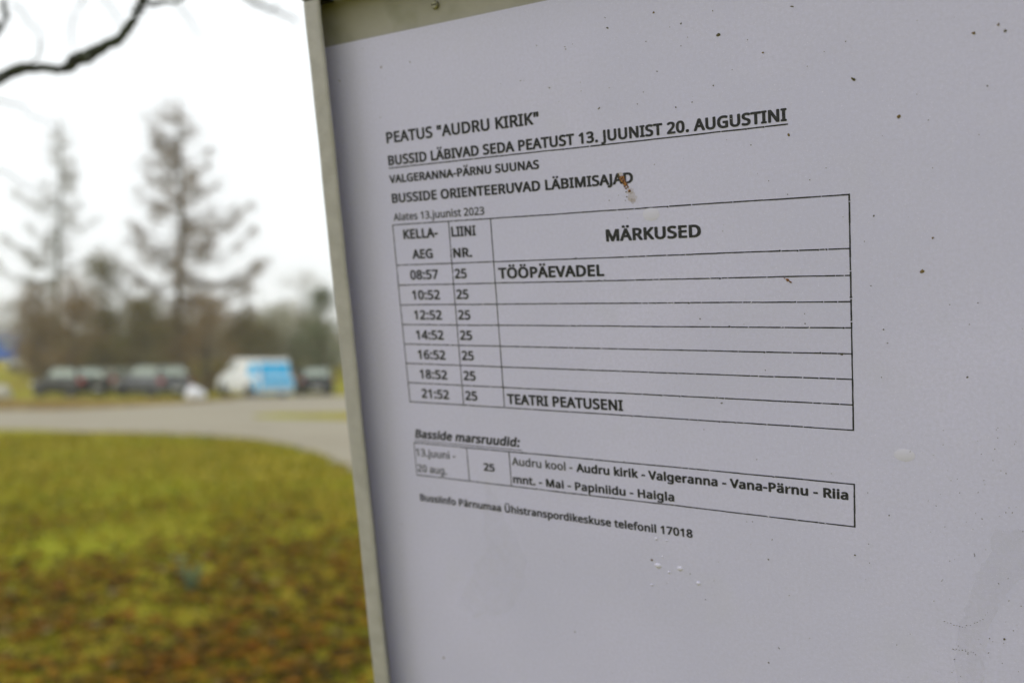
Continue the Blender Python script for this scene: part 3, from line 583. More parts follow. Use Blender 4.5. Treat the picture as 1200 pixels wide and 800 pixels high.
    if panel is not None:
        for s in (-1, 1):
            pm = MB(); y0 = s * (h + .006)
            pts = [(xb + .14, .34), (xb + .50, .34), (xb + .60, .80), (xb + .95, belt - .2), (xb + .08, belt - .2)]
            pm.add([(x, y0, z) for x, z in pts] + [(x, s * (h - .01), z) for x, z in pts], [(0, 1, 2, 3, 4), (9, 8, 7, 6, 5)] + [(i, i + 5, (i + 1) % 5 + 5, (i + 1) % 5) for i in range(5)])
            pm.build('blue_panel', panel, root)
            q0 = (Bv[0], Bv[1], Tv[1], Tv[0]) if s < 0 else (Bv[2], Bv[3], Tv[3], Tv[2])
            um = MB(); v_, f_ = frustum_face(*q0, *((.02, .30) if s < 0 else (.70, .98)), .03, .74, .016); um.add(v_, f_); um.build('blue_panel', panel, root)
        for k in (0, 1):
            um = MB(); v_, f_ = frustum_face(Bv[3], Bv[0], Tv[0], Tv[3], .05 + .46 * k, .49 + .46 * k, .02, .78, .014); um.add(v_, f_); um.build('rear_door', panel, root)
        um = MB(); um.box(xb - .03, xb + .02, -h * .88, h * .88, .24, tail - .12); um.build('rear_panel', panel, root, bevel=.02)
    return root
def on_ground(x, d): return Vector(((x - 600) / 1035 * d, d, gz(d)))
vehicle('parked_car', 'black hatchback parked at an angle, leftmost of the parked cars on the verge', 'car', on_ground(83, 45.5), R(150), P_black, L=4.3, roof=1.50)
vehicle('parked_car', 'grey silver estate car with red tail lights, between the black car and the white van', 'car', on_ground(178, 46), R(144), P_silver, L=4.4, roof=1.58, belt=.98, nwin=3, cab=(-2.15, 1.1, -1.85, .4))
vehicle('parked_van', 'white panel van with a sky blue rear end, parked at an angle', 'van', on_ground(298, 46), R(90 + 45), P_white, L=4.7, Wd=2.04, belt=1.08, roof=1.93, bonnet=1.02, tail=1.08, cab=(-2.12, 1.45, -1.98, .65), panel=P_blue, lampz=.85)
vehicle('parked_car', 'dark grey small car parked right of the white and blue van', 'car', on_ground(367, 49), R(90 + 19), P_dark, L=3.9, roof=1.48)
vehicle('parked_car', 'beige car mostly hidden behind the black car and the silver car', 'car', on_ground(138, 52), R(90 + 40), P_beige, L=4.2, roof=1.45)
vehicle('parked_van', 'small pale van far back on the bright lawn left of the black car', 'van', on_ground(37, 72), R(175), P_pale, L=3.4, Wd=1.6, belt=1.0, roof=1.75, cab=(-1.5, 1.0, -1.35, .5), axles=(-1.05, 1.05))
vehicle('parked_car', 'pale distant car seen just beside the board edge', 'car', on_ground(404, 76), R(170), P_pale, L=4.0, roof=1.45)

# white bulk bag and pale boulder
M_bag = mat('white sack cloth', (.82, .82, .86), (.72, .72, .76), 3, .8, .01, 8)
random.seed(9)
def lump(name, label, cat, loc, s, m, seed, tie=True):
    random.seed(seed); bm = bmesh.new(); bmesh.ops.create_icosphere(bm, subdivisions=3, radius=1)
    for v in bm.verts:
        p = v.co; r = 1 + .08 * math.sin(p.x * 5 + seed) + .07 * math.sin(p.y * 6 + p.z * 4) + random.gauss(0, .012)
        v.co = Vector((p.x * s[0] * r, p.y * s[1] * r, max(-.25, p.z) * s[2] * r + .24 * s[2]))
        if tie: v.co.x += -.25 * max(0, v.co.z - .3)
    me = bpy.data.meshes.new(name); bm.to_mesh(me); bm.free(); me.materials.append(m)
    me.polygons.foreach_set('use_smooth', [True] * len(me.polygons))
    o = bpy.data.objects.new(name, me); col.objects.link(o); o.location = loc
    return tag(o, label, cat)
lump('white_sack', 'plump white sack on the ground between the silver car and the van', 'sack', on_ground(229, 42), (.48, .4, .50), M_bag, 2)
M_rock = mat('pale boulder stone', (.5, .48, .40), (.40, .38, .32), 2, .95, .02, 12)
lump('boulder', 'pale boulder in the grass at the left border of the view', 'boulder', on_ground(2, 42.5), (.5, .4, .55), M_rock, 5, False)

# blue building
bl = empty('blue_building', on_ground(-2, 94)); tag(bl, 'low blue metal shed with grey roof at the far left behind the lawn', 'building')
M_bl = mat('blue sheet cladding', (.01, .11, .55), (.012, .13, .60), 1, .5, stretch=(8, 1, 1)); M_rf = mat('grey roof sheet', (.16, .16, .18), rough=.7)
m_ = MB(); m_.box(-7, 3.6, 0, 9, -.1, 2.3); m_.build('wall', M_bl, bl)
m_ = MB(); m_.add([(-7.3, -.4, 2.31), (3.9, -.4, 2.31), (3.9, 9.4, 2.31), (-7.3, 9.4, 2.31), (-7.3, 4.5, 3.4), (3.9, 4.5, 3.4)], [(0, 1, 5, 4), (2, 3, 4, 5), (1, 2, 5), (3, 0, 4), (3, 2, 1, 0)]); m_.build('roof', M_rf, bl)
for k in range(11):
    m_ = MB(); m_.box(-6.6 + k * .97, -6.54 + k * .97, -.05, -.002, .05, 2.28); m_.build('cladding_rib', M_bl, bl)
m_ = MB(); m_.box(-3.4, -.6, -.04, -.003, .05, 2.1); dd = m_.build('door', M_rf, bl)
for k in (0, 1):
    m_ = MB(); m_.box(.5 + k * 1.5, 1.4 + k * 1.5, -.06, -.004, 1.2, 1.9); m_.build('window', GL_, bl)

# ------------------------------------------------------------------ the timetable board
Rr, Rd = Vector((.85360, -.52003, -.03034)).normalized(), Vector((.07758, .18450, -.97977))
Rd = (Rd - Rr * Rd.dot(Rr)).normalized()
Rz = Rr.cross(-Rd)                                   # out of the board, towards the viewer
ORG = Vector((-.04624, .35294, 1.59039))
BM = Matrix(((Rr.x, -Rd.x, Rz.x, ORG.x), (Rr.y, -Rd.y, Rz.y, ORG.y), (Rr.z, -Rd.z, Rz.z, ORG.z), (0, 0, 0, 1)))
# board coordinates: x right, y up, z out of the sheet, metres, origin at the top left of the first table row
mm = .001
M_frame = mat('weathered painted frame', (.370, .355, .362), (.315, .305, .305), 120, .55, .00015, 900, c3=(.23, .22, .17), scale3=25, lo3=.55, hi3=.8)
M_plate_b = mat('dirty olive backing', (.275, .262, .235), (.32, .305, .28), 30, .45, .0001, 500, c3=(.19, .19, .14), scale3=60, lo3=.5, hi3=.8)
M_gap = mat('gap shade', (.012, .010, .008), rough=1)  # near-black colour stands in for the shade inside rail gaps and screw slots
M_steel = mat('galvanised steel', (.36, .37, .38), (.28, .29, .30), 60, .45, .0002, 300, metallic=.6)
M_screw = mat('screw metal', (.33, .32, .26), (.18, .17, .12), 300, .5, metallic=.5)
t_len = 1.6
post_x = .19
foot = BM @ Vector((post_x, 0, -.048)); dn = -(BM.to_3x3() @ Vector((0, 1, 0))); k = foot.z / -dn.z; foot = foot + dn * k
board = empty('notice_board', (foot.x, foot.y, 0))
tag(board, 'grey-green metal notice board in the foreground holding the bus timetable sheet', 'notice board')
LM = Matrix.Translation(-Vector((foot.x, foot.y, 0))) @ BM
def bpart(mb, name, m, smooth=False, bevel=0., segs=2, parent=board):
    o = mb.build(name, m, parent, smooth, bevel, segs)
    if parent is board: o.matrix_local = LM
    return o
TOP, BOT, LFT, RGT = .1125, -.2050, -.0255, .3880
m_ = MB(); m_.box(-.0265, RGT + .0072, BOT - .0060, TOP - .0004, -.004, -.0009); bpart(m_, 'backing_plate', M_plate_b)
def rail(a, b, nrm, tw0, hgt=.0085, wid=.0087):
    """lip of rounded section from a to b; nrm points away from the sheet"""
    a, b, nrm = Vector(a), Vector(b), Vector(nrm); sec = [(0, hgt - .0013), (0, hgt - .0007), (.0004, hgt - .0002), (.0013, hgt), (wid - .0022, hgt), (wid - .0009, hgt - .0004), (wid - .0002, hgt - .0012), (wid, hgt - .0024), (wid, -.0075), (wid - .0009, -.0075), (wid - .0009, hgt - .0020), (wid - .0018, hgt - .0013)]
    m = MB(); n = len(sec); vs = []
    S = 40
    for i in range(S + 1):
        t = i / S; c = a.lerp(b, t) + nrm * (.00012 * math.sin(t * 23 + 1) + .00008 * math.sin(t * 61))
        for o, z in sec: vs.append(c + nrm * o + Vector((0, 0, z)))
    fs = [(i*n+k, i*n+(k+1) % n, (i+1)*n+(k+1) % n, (i+1)*n+k) for i in range(S) for k in range(n)] + [tuple(range(n))[::-1], tuple(S*n+k for k in range(n))]
    m.add(vs, fs); return m
# left rail leans out a little towards the bottom
bpart(rail((-.0189, .1043, 0), (-.0212, BOT, 0), (-1, 0, 0), 0), 'frame_rail', M_frame)
bpart(rail((RGT, BOT, 0), (RGT, .1043, 0), (1, 0, 0), 0), 'frame_rail', M_frame)
bpart(rail((RGT + .0087, .1052, 0), (-.0276, .1052, 0), (0, 1, 0), 0), 'frame_rail', M_frame)
bpart(rail((-.0300, BOT - .0004, 0), (RGT + .0087, BOT - .0004, 0), (0, -1, 0), 0), 'frame_rail', M_frame)
for sx in (-.0272, RGT + .0004):
    m_ = MB(); m_.box(sx, sx + .0080, .10432, .10518, -.0070, .0074); bpart(m_, 'corner_joint', M_gap)
for sx, sy in ((.0294, .0948), (.19, .0965), (.35, .0965)):
    m_ = MB(); m_.tube([(sx, sy, -.0009), (sx, sy, -.0001), (sx, sy, .0002)], [.0015, .0015, .0011], 18); s_ = bpart(m_, 'screw', M_screw, smooth=False)
    m_ = MB(); m_.box(sx - .0010, sx + .0010, sy - .0002, sy + .0002, .00021, .00026); m_.build('slot', M_gap, s_)
m_ = MB(); m_.tube([(post_x, .09, -.048), (post_x, -k, -.048)], .024, 24); bpart(m_, 'post', M_steel, smooth=False)
m_ = MB(); m_.tube([(post_x, .0905, -.048), (post_x, .095, -.048)], .0255, 24); bpart(m_, 'post_cap', M_trim)
for y in (.05, -.16):
    m_ = MB(); m_.box(post_x - .05, post_x + .05, y - .012, y + .012, -.024, -.0045); bpart(m_, 'bracket', M_steel)
    m_ = MB(); m_.tube([(post_x, y - .012, -.048), (post_x, y + .012, -.048)], .0275, 24); bpart(m_, 'clamp_ring', M_steel)

# the sheet
def paper_material():
    m = bpy.data.materials.new('laminated paper'); m.use_nodes = True; n = m.node_tree; p = n.nodes['Principled BSDF']
    tc = n.nodes.new('ShaderNodeTexCoord')
    def noise(s, d=3, r=.5):
        t = n.nodes.new('ShaderNodeTexNoise'); t.inputs['Scale'].default_value = s; t.inputs['Detail'].default_value = d; t.inputs['Roughness'].default_value = r
        n.links.new(tc.outputs['Object'], t.inputs['Vector']); return t.outputs['Fac']
    def rng(src, a, b):
        r = n.nodes.new('ShaderNodeMapRange'); r.inputs[1].default_value = a; r.inputs[2].default_value = b; n.links.new(src, r.inputs[0]); return r.outputs[0]
    def mixc(f, a, b):
        x = n.nodes.new('ShaderNodeMix'); x.data_type = 'RGBA'; n.links.new(f, x.inputs[0])
        for k, v in ((6, a), (7, b)):
            if isinstance(v, tuple): x.inputs[k].default_value = (*v, 1)
            else: n.links.new(v, x.inputs[k])
        return x.outputs[2]
    c = mixc(rng(noise(14, 4), .3, .7), (.495, .496, .725), (.562, .552, .800))
    c = mixc(rng(noise(30, 5, .6), .58, .72), c, (.518, .516, .715))
    c = mixc(rng(noise(900, 4, .7), .25, .75), c, (.468, .458, .662))
    c = mixc(rng(noise(2600, 2), .62, .75), c, (.66, .64, .84))
    n.links.new(c, p.inputs['Base Color'])
    p.inputs['Roughness'].default_value = .55; p.inputs['Specular IOR Level'].default_value = .3
    p.inputs['Coat Weight'].default_value = .35; p.inputs['Coat Roughness'].default_value = .28
    b = n.nodes.new('ShaderNodeBump'); b.inputs['Distance'].default_value = .00005; n.links.new(noise(700, 4, .7), b.inputs['Height'])
    b2 = n.nodes.new('ShaderNodeBump'); b2.inputs['Distance'].default_value = .0012; n.links.new(noise(12, 2), b2.inputs['Height'])
    n.links.new(b2.outputs[0], b.inputs['Normal']); n.links.new(b.outputs[0], p.inputs['Normal'])
    return m
M_paper = paper_material()
M_ink = mat('toner print', (.020, .021, .027), (.055, .056, .066), 900, .6, lo=.45, hi=.8, spec=.25)
M_ink_l = mat('thin toner print', (.045, .046, .055), (.10, .10, .115), 900, .6, lo=.4, hi=.75, spec=.25)
m_ = MB()
nx, ny = 60, 46; sx0, sx1, sy0, sy1 = -.0264, .3935, -.2040, .0880
vs = []
for j in range(ny + 1):
    for i in range(nx + 1):
        u, v = i / nx, j / ny; vs.append((sx0 + (sx1 - sx0) * u, sy0 + (sy1 - sy0) * v, 0))
n1 = nx + 1; fs = [(j*n1+i, j*n1+i+1, (j+1)*n1+i+1, (j+1)*n1+i) for j in range(ny) for i in range(nx)]
b0 = len(vs); vs += [(sx0, sy0, -.0004), (sx1, sy0, -.0004), (sx1, sy1, -.0004), (sx0, sy1, -.0004)]
fs += [(b0, b0+3, b0+2, b0+1), tuple([ny*n1+i for i in range(n1)] + [b0+2, b0+3]), tuple([b0, b0+1] + [i for i in range(n1)][::-1])]
m_.add(vs, fs)
sheet = m_.build('timetable_sheet', M_paper); sheet.matrix_world = BM
tag(sheet, 'grey-white laminated bus timetable sheet with black print, held in the metal notice board', 'timetable')

SHAPES = {}
def glyph_mesh(ch):
    if ch not in SHAPES:
        cu = bpy.data.curves.new('t', 'CURVE'); cu.dimensions = '2D'; cu.fill_mode = 'BOTH'; cu.resolution_u = 1
        for P in GL[ch][1]:
            s = cu.splines.new('POLY'); n = len(P) // 2; s.points.add(n - 1); s.use_cyclic_u = True
            for i in range(n): s.points[i].co = (P[2*i] / 1000, P[2*i+1] / 1000, 0, 1)
        o = bpy.data.objects.new('t', cu); me = bpy.data.meshes.new_from_object(o)
        SHAPES[ch] = ([(v.co.x, v.co.y) for v in me.vertices], [tuple(p.vertices) for p in me.polygons])
        bpy.data.objects.remove(o); bpy.data.meshes.remove(me); bpy.data.curves.remove(cu)
    return SHAPES[ch]
def text_mesh(body, x0, x1, base, cap, bold=.015, italic=0.0):
    """a line of print; base in millimetres below the origin line; bold = stroke growth, as ink spread in stacked thin layers"""
    L = []; x = 0.0
    for ch in body:
        if ch != ' ':
            V, F = glyph_mesh(ch)
            if ch in 'ÄÖÜä':        # keep the two dots apart in heavy print
                lim = .49 if ch == 'ä' else .60; cx = [p[0] for p in V if p[1] > lim]; cx = (min(cx) + max(cx)) / 2
                V = [(p[0] + math.copysign(.026, p[0] - cx), p[1] + .012) if p[1] > lim else p for p in V]
            L.append((x, V, F))
        x += GL[ch][0] / 1000 + bold * 1.0
    a = min(gx + p[0] for gx, V, F in L for p in V) - bold; e = max(gx + p[0] for gx, V, F in L for p in V) + bold
    sy = cap / (.573 + 2 * bold); sx = (x1 - x0) / (e - a); m = MB()
    bold_x, bold_y = bold * 1.5 + .008, bold * 1.15 + .006
    for li in range(8):
        dx, dy = bold_x * math.cos(li * .7854 + .39), bold_y * math.sin(li * .7854 + .39); z = .00005 + li * .000004
        for gx, V, F in L:
            j = random.gauss(0, .002)
            m.add([((x0 + (gx + p[0] + dx - a) * sx + italic * (p[1] + dy + bold) * sy) * mm, (-base + (p[1] + dy + bold) * sy) * mm, z) for p in V], F)
    return m
LINES = [
 ('PEATUS "AUDRU KIRIK"', 1.2, 69.6, -47.7, 4.2, .020, 0), ('BUSSID LÄBIVAD SEDA PEATUST 13. JUUNIST 20. AUGUSTINI', 1.0, 155.0, -39.2, 3.75, .0235, 0),
 ('VALGERANNA-PÄRNU SUUNAS', .7, 68.4, -32.3, 3.1, .0235, 0), ('BUSSIDE ORIENTEERUVAD LÄBIMISAJAD', 1.0, 103.9, -24.6, 3.6, .0235, 0),
 ('Alates 13.juunist 2023', .9, 43.8, -17.6, 2.9, .012, 0),
 ('KELLA-', 5.0, 21.6, -10.2, 3.75, .0235, 0), ('AEG', 8.5, 18.3, -2.3, 3.6, .0235, 0), ('LIINI', 28.2, 39.2, -10.1, 3.75, .0235, 0), ('NR.', 28.2, 36.7, -2.1, 3.6, .0235, 0),
 ('MÄRKUSED', 92.9, 126.6, -5.5, 4.1, .0235, 0), ('TÖÖPÄEVADEL', 47.9, 91.2, 6.4, 4.05, .0235, 0), ('TEATRI PEATUSENI', 47.3, 95.3, 54.4, 3.95, .024, 0),
 ('Basside marsruudid:', 1.0, 50.9, 71.2, 3.6, .024, .22), ('13.juuni -', .7, 20.4, 78.9, 3.1, .009, 0), ('20 aug.', .7, 15.4, 85.7, 3.1, .009, 0),
 ('25', 33.8, 38.8, 82.2, 3.15, .024, 0), ('Audru kool -', 47.2, 73.4, 78.7, 3.15, .012, 0), ('Audru kirik - Valgeranna - Vana-Pärnu - Riia', 75.1, 170.7, 78.7, 3.2, .0235, 0),
 ('mnt. - Mai - Papiniidu - Haigla', 47.1, 112.8, 85.9, 3.15, .021, 0), ('Bussiinfo Pärnumaa Ühistranspordikeskuse telefonil 17018', .5, 118.9, 98.4, 3.0, .020, 0),
]
TIMES = ['08:57', '10:52', '12:52', '14:52', '16:52', '18:52', '21:52']
for i, t in enumerate(TIMES):
    LINES.append((t, 6.5, 20.0, 5.9 + 8.02 * i, 3.7, .020, 0)); LINES.append(('25', 28.0, 33.5, 5.9 + 8.0 * i, 3.7, .021, 0))
for body, x0, x1, base, cap, bold, it in LINES:
    o = text_mesh(body, x0, x1, base, cap, bold, it).build('printed_line', M_ink if bold > .013 else M_ink_l, sheet)
    o['label'] = 'black printed text reading ' + body
# ruled lines, broken and jogged where the toner has cracked
random.seed(41)
def rule(x0, y0, x1, y1, w=.36, cracks=1.0, name='table_rule'):
    m = MB(); a, b = Vector((x0, y0)), Vector((x1, y1)); d = b - a; L = d.length; d /= L; n_ = Vector((-d.y, d.x)); s = 0.0; off = 0.0
    while s < L:
        seg = min(L - s, random.uniform(1.8, 4.0)); e = s + seg
        if L - e < .6: e = L
        wa = w * random.uniform(.82, 1.12) / 2; wb = w * random.uniform(.82, 1.12) / 2
        p, q = a + d * s + n_ * off, a + d * e + n_ * off
        m.add([(c.x * mm, -c.y * mm, .00005) for c in (p - n_ * wa, q - n_ * wb, q + n_ * wb, p + n_ * wa)], [(3, 2, 1, 0)])
        s = e
        if random.random() < .22 * cracks and L - s > 1.5:
            gsz = random.uniform(.15, .35)
            if random.random() < .6:     # blob beside the gap
                c = a + d * (s - .2) + n_ * random.uniform(-.15, .15); r = random.uniform(.22, .34)
                m.add([(c.x * mm + r * mm * math.cos(t * 1.047) * 1.3, -c.y * mm + r * mm * math.sin(t * 1.047), .000052) for t in range(6)], [tuple(range(6))])
            s += gsz
        off = max(-.06, min(.06, off + random.gauss(0, .02)))
    return m.build(name, M_ink, sheet)
TW_ = 172.6
for y in [-16.0] + [8.0 * i for i in range(8)]: rule(0, y, TW_, y, .42, 1.3)
for x in (27.2, 46.3): rule(x, -16, x - .5, 56, .42, .5)
rule(0, -16.2, 0, 56.2, .42, .5); rule(TW_, -16.2, TW_, 56.2, .48, .6)
for y in (73.4, 87.3): rule(0, y, TW_, y, .43, 1.3)
for x in (0, 26.3, 46.1, TW_): rule(x, 73.2, x, 87.5, .38 if x < 170 else .5, .4)
rule(.9, -38.15, 155.4, -38.15, .44, .8, 'underline'); rule(.5, 72.35, 52.1, 72.35, .3, .4, 'underline')

# dirt on the laminate: photo positions turned into sheet millimetres
Hm = HINV
def to_mm(x, y):
    a = [Hm[i][0] * x + Hm[i][1] * y + Hm[i][2] for i in range(3)]; return a[0] / a[2] * 172.62, a[1] / a[2] * 8.0
M_d1 = mat('dark dirt', (.045, .040, .025), (.09, .075, .03), 800, .8); M_d2 = mat('brown dirt', (.16, .11, .04), (.10, .06, .02), 900, .8)
M_rust = mat('rust dropping', (.19, .06, .010), (.06, .018, .006), 1500, .6, .0001, 2000, c3=(.42, .20, .05), scale3=1800, lo3=.55, hi3=.65)
def film(name, c, alpha):
    m = bpy.data.materials.new(name); m.use_nodes = True; n = m.node_tree; p = n.nodes['Principled BSDF']
    p.inputs['Base Color'].default_value = (*c, 1); p.inputs['Roughness'].default_value = .6; p.inputs['Specular IOR Level'].default_value = .1
    t = n.nodes.new('ShaderNodeTexNoise'); t.inputs['Scale'].default_value = 250; t.inputs['Detail'].default_value = 4
    tc = n.nodes.new('ShaderNodeTexCoord'); n.links.new(tc.outputs['Object'], t.inputs['Vector'])
    r = n.nodes.new('ShaderNodeMapRange'); r.inputs[1].default_value = .3; r.inputs[2].default_value = .7; r.inputs[3].default_value = alpha * .5; r.inputs[4].default_value = alpha * 1.3
    n.links.new(t.outputs['Fac'], r.inputs[0]); n.links.new(r.outputs[0], p.inputs['Alpha']); return m
M_f1 = film('yellowish smear', (.38, .27, .08), .2); M_f2 = film('glue residue', (.62, .61, .70), .13); M_f3 = film('faint grime', (.25, .24, .20), .30)
random.seed(6)
sp = [MB(), MB()]; fm = MB()
def blob(mb, x, y, r, z=.0001, el=1., ang=0., n=9, m=0, dome=True):
    ca, sa = math.cos(ang), math.sin(ang); P = []
    for k in range(n):
        a = 6.2832 * k / n; rr = r * random.uniform(.72, 1.2); u, v = rr * math.cos(a) * el, rr * math.sin(a) / math.sqrt(el)
        P.append(((x + u * ca - v * sa) * mm, -(y + u * sa + v * ca) * mm, z))
    c = (x * mm, -y * mm, z + (r * .25 * mm if dome else 0))
    mb.add(P + [c], [((k + 1) % n, k, n) for k in range(n)], m)
S = [(480.5,73,.32),(425,57,.2),(398,95,.3,2.2),(446,138,.22),(451,93,.16),(709,21,.2,2),(712,33,.38,1.5),(663,58,.22),(662,55,.18),(671,52,.18),(629,53.5,.2),(842,41,.62,1.2),(835,13,.22),(798,28,.28,1.5),(785,32,.15),(806,44,.16),(798,54,.16),(757,49,.2),(876,47,.18),
 (770,84,.22,1.6),(644,103,.32),(614,95,.18),(680,97,.15),(681,107,.16),(714,103,.18),(836,100.5,.28),(811,120,.25),(792,126,.28),(747,122,.2),(754,108,.18),(858,82,.18),(610,95,.2,2),(702,127,.3,2),(1000,93,.5,1.6),(1088,141,.2),(1157,101,.22),(1178,36.5,.38),(1024,253,.3,1.4),(949,211,.2),(928,8,.3,2),(991,49,.2),(946,78,.16),(968,197,.16),(1093,197,.16),
 (820.5,373.5,.26),(943,367.5,.2),(943.5,379,.24),(897,433.6,.24),(1020.6,335,.2),(1035.5,386,.26),(1033,442,.2),(846,472,.3,1.8),(986,415,.45,1.3),(825,503,.18,1.6),(1133.6,442,.34,1.4),(1113,357,.2),(1146,355,.2),(1136,380,.16),(1040,402,.2,1.5),(882,611,.2),(900.6,655,.3),(905,632,.2),(827,702,.22,1.6),(901,776,.38),(913,759,.26,2),(809,672,.25),
 (1042,603.5,.26),(1017,577,.18),(1018,637,.2),(1002,650,.3),(1051,755,.2),(1177,748,.34),(949,747,.16),(674,740,.34),(470,692,.22),(471,613,.22),(561,741,.18),(887,538,.2),(1013,283,.16),(923,228,.2),(733,235,.22),(734.6,230.5,.2),(712,216,.16),(725,229,.18),(714,235,.22),(767,193,.16,2),(880,170,.22),(901,212,.2)]
for s in S: 
    X, Y = to_mm(s[0], s[1]); blob(sp[0], X, Y, s[2] * .88, el=(s[3] if len(s) > 3 else 1.0), ang=random.uniform(-1, 1))
for x, y, r in ((1053,137,.52),(924,158,.38),(1141,39,.38),(1170,29,.34),(766,15,.34),(1081,318,.6),(1093,279,.3),(764,655.5,.44),(520,770,.42),(447,79,.4),(894,62,.3)):
    X, Y = to_mm(x, y); blob(sp[1], X, Y, r, el=1.2, ang=random.uniform(-1, 1))
for k in range(150):     # fine scattered specks, thickest at the lower right
    x, y = random.uniform(1085, 1215), random.uniform(500, 800)
    if k > 85: x, y = random.uniform(430, 1200), random.uniform(5, 800)
    X, Y = to_mm(x, y)
    if Y < -86: continue
    blob(sp[0], X, Y, random.uniform(.07, .17) * (1 if k < 86 else .8), el=random.uniform(1, 2), ang=random.uniform(-1.5, 1.5), n=6)
for chain in (((1107, 728), (1118, 732), (1128, 734), (1142, 730), (1152, 724), (1160, 714)), ((1117, 760), (1128, 762), (1138, 764), (1146, 768))):
    for i in range(len(chain) - 1):
        for t in (0, .33, .66):
            x = chain[i][0] + (chain[i+1][0] - chain[i][0]) * t; y = chain[i][1] + (chain[i+1][1] - chain[i][1]) * t + random.gauss(0, .8)
            X, Y = to_mm(x, y); blob(sp[0], X, Y, random.uniform(.09, .17), el=1.4, ang=random.uniform(-.3, .5), n=6)
tag(sp[0].build('dirt_specks', M_d1, sheet), kind='stuff'); tag(sp[1].build('brown_spots', M_d2, sheet), kind='stuff')
# rust-brown dropping on the last letters of the fourth line
rs = MB()
for x, y, r in ((728.5,209,.55),(730,211.5,.62),(731.5,213.5,.55),(733,215.5,.50),(730,207.5,.4),(732,218.5,.24),(735,217.2,.26),(736,219,.22),(733.5,221,.22),(737.5,223.5,.38),(734.8,220.2,.16),(731,216,.2)):
    X, Y = to_mm(x, y); blob(rs, X, Y, r * 1.4, z=.00014, n=8, el=1.15, ang=.8)
for x, y, r in ((923,328,.52),(926.5,330.5,.34),(919.5,326,.2)):
    X, Y = to_mm(x, y); blob(rs, X, Y, r, z=.00014, n=8, el=1.4, ang=.5)
o = rs.build('rust_dropping', M_rust, sheet)
ds = MB()
for x, y, r in ((733.8, 225, .26), (734.6, 230.6, .26)):
    X, Y = to_mm(x, y); blob(ds, X, Y, r, z=.00013)
ds.build('dark_droplet', M_d1, sheet)
hl = MB()
for x, y, r in ((739, 224, 1.3), (741, 231, 1.6), (742, 236, 1.0), (727, 206, 1.1)):
    X, Y = to_mm(x, y); blob(hl, X, Y, r, z=.00008, n=14, dome=False)
hl.build('yellow_smear', M_f1, sheet)
# glue residue of torn-off tape
def poly_mark(pts, z, m, name, rough=.5):
    P = []
    for i in range(len(pts)):
        (x0, y0), (x1, y1) = pts[i], pts[(i + 1) % len(pts)]
        for j in range(5):
            t = j / 5; P.append(to_mm(x0 + (x1 - x0) * t + random.gauss(0, 1.2), y0 + (y1 - y0) * t + random.gauss(0, 1.2)))
    q = MB(); q.add([(x * mm, -y * mm, z) for x, y in P], [tuple(range(len(P)))[::-1]]); return q.build(name, m, sheet)
poly_mark([(1165, 620), (1200, 622), (1240, 640), (1215, 668), (1182, 690), (1168, 712), (1158, 740), (1152, 800), (1146, 830), (1126, 830), (1118, 772), (1122, 742), (1134, 706), (1144, 672), (1160, 648)], .00007, M_f2, 'glue_mark')
poly_mark([(570, 560), (612, 640), (617, 680), (598, 716), (560, 724), (535, 712), (552, 672), (570, 640), (566, 600)], .00007, film('faint glue', (.60, .60, .66), .06), 'glue_mark')
0 and poly_mark([(600, 384), (648, 372), (760, 380), (756, 420), (700, 450), (618, 446), (602, 420)], .00007, film('faint smear', (.62, .61, .60), .12), 'glue_mark')
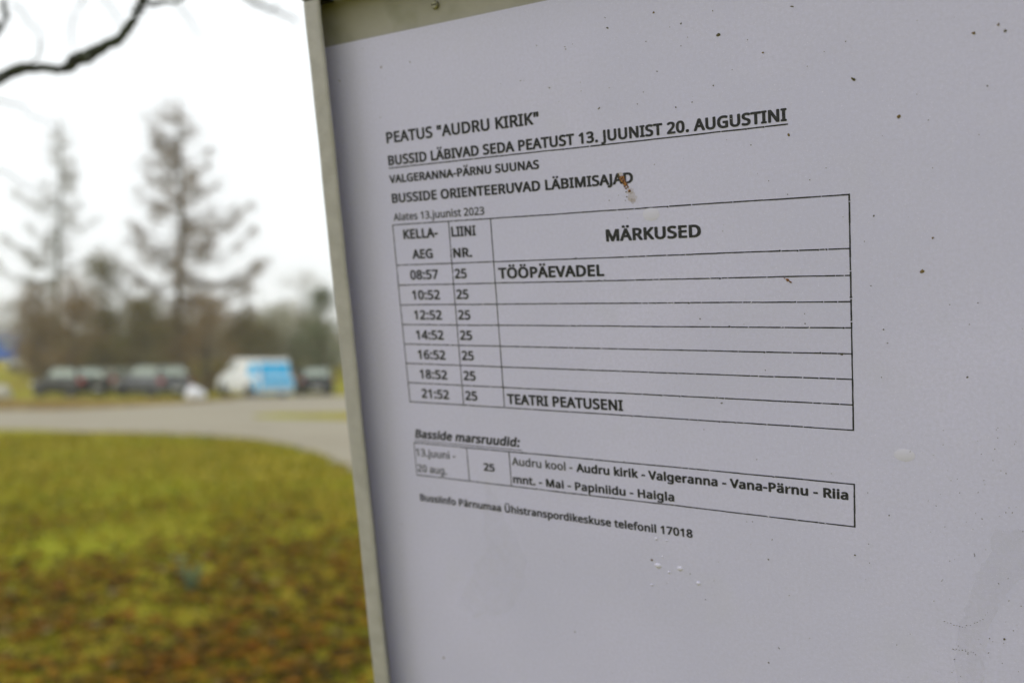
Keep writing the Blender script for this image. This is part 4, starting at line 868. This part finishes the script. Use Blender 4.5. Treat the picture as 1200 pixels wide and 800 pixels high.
# laminate bubbles: shallow domes
bb = MB()
def dome(x, y, r, h, el=1.):
    X, Y = to_mm(x, y); n = 16; P = []
    for ring, (fr, fz) in enumerate(((1, 0), (.8, .36), (.5, .8), (.2, .97))):
        for k in range(n):
            a = 6.2832 * k / n; P.append(((X + r * fr * math.cos(a) * el) * mm, -(Y + r * fr * math.sin(a)) * mm, .00003 + h * fz * mm))
    P.append((X * mm, -Y * mm, .00003 + h * mm)); F = []
    for g_ in range(3):
        for k in range(n): F.append((g_*n+(k+1) % n, g_*n+k, (g_+1)*n+k, (g_+1)*n+(k+1) % n))
    F += [(3*n+(k+1) % n, 3*n+k, 4*n) for k in range(n)]
    bb.add(P, F)
M_bub = mat('clear laminate bubble', (.54, .53, .71), rough=.45, spec=.4, coat=.35)
for a in ((763, 251, 2.3, .13, 1.3), (771, 662.5, 1.0, .35, 1.4), (797, 666, .9, .3, 1.3), (818.5, 683, .7, .35, 1.2), (784, 670, .5, .3), (769, 631, .6, .25), (764, 685, .5, .25), (781, 633, .4, .2), (776, 652, .4, .2), (1060, 533, 2.0, .12, 1.5)): dome(*a)
bb.build('laminate_bubbles', M_bub, sheet, smooth=True)['kind'] = 'stuff'
# pale nicks scratched through the print
nk = MB()
for k in range(90):
    if k < 45: X, Y = random.uniform(5, 172), random.choice([-16.] + [8. * i for i in range(8)] + [73.4, 87.3, -38.2])
    else: bl_ = random.choice(LINES); X, Y = random.uniform(bl_[1], bl_[2]), bl_[3] - random.uniform(0, bl_[4])
    L_, a = random.uniform(.3, .8), random.uniform(-1.2, 1.2); w_ = random.uniform(.06, .11); dx, dy = math.cos(a), math.sin(a)
    nk.add([((X + dx * L_ * s - dy * w_ * t) * mm, -(Y + dy * L_ * s + dx * w_ * t) * mm, .00009) for s, t in ((-.5, -1), (.5, -1), (.5, 1), (-.5, 1))], [(3, 2, 1, 0)])
nk.build('scratches', mat('scratched laminate', (.60, .59, .76), rough=.5), sheet)['kind'] = 'stuff'

# thin mist over the field
hz = MB(); hz.box(-620, 620, -420, 720, -1.2, 24)
hm = bpy.data.materials.new('mist'); hm.use_nodes = True; n = hm.node_tree; n.nodes.remove(n.nodes['Principled BSDF'])
pv = n.nodes.new('ShaderNodeVolumePrincipled'); pv.inputs['Color'].default_value = (1, 1, .98, 1); pv.inputs['Density'].default_value = .0010; pv.inputs['Anisotropy'].default_value = .3
n.links.new(pv.outputs[0], n.nodes['Material Output'].inputs['Volume'])
tag(hz.build('haze', hm), kind='stuff')
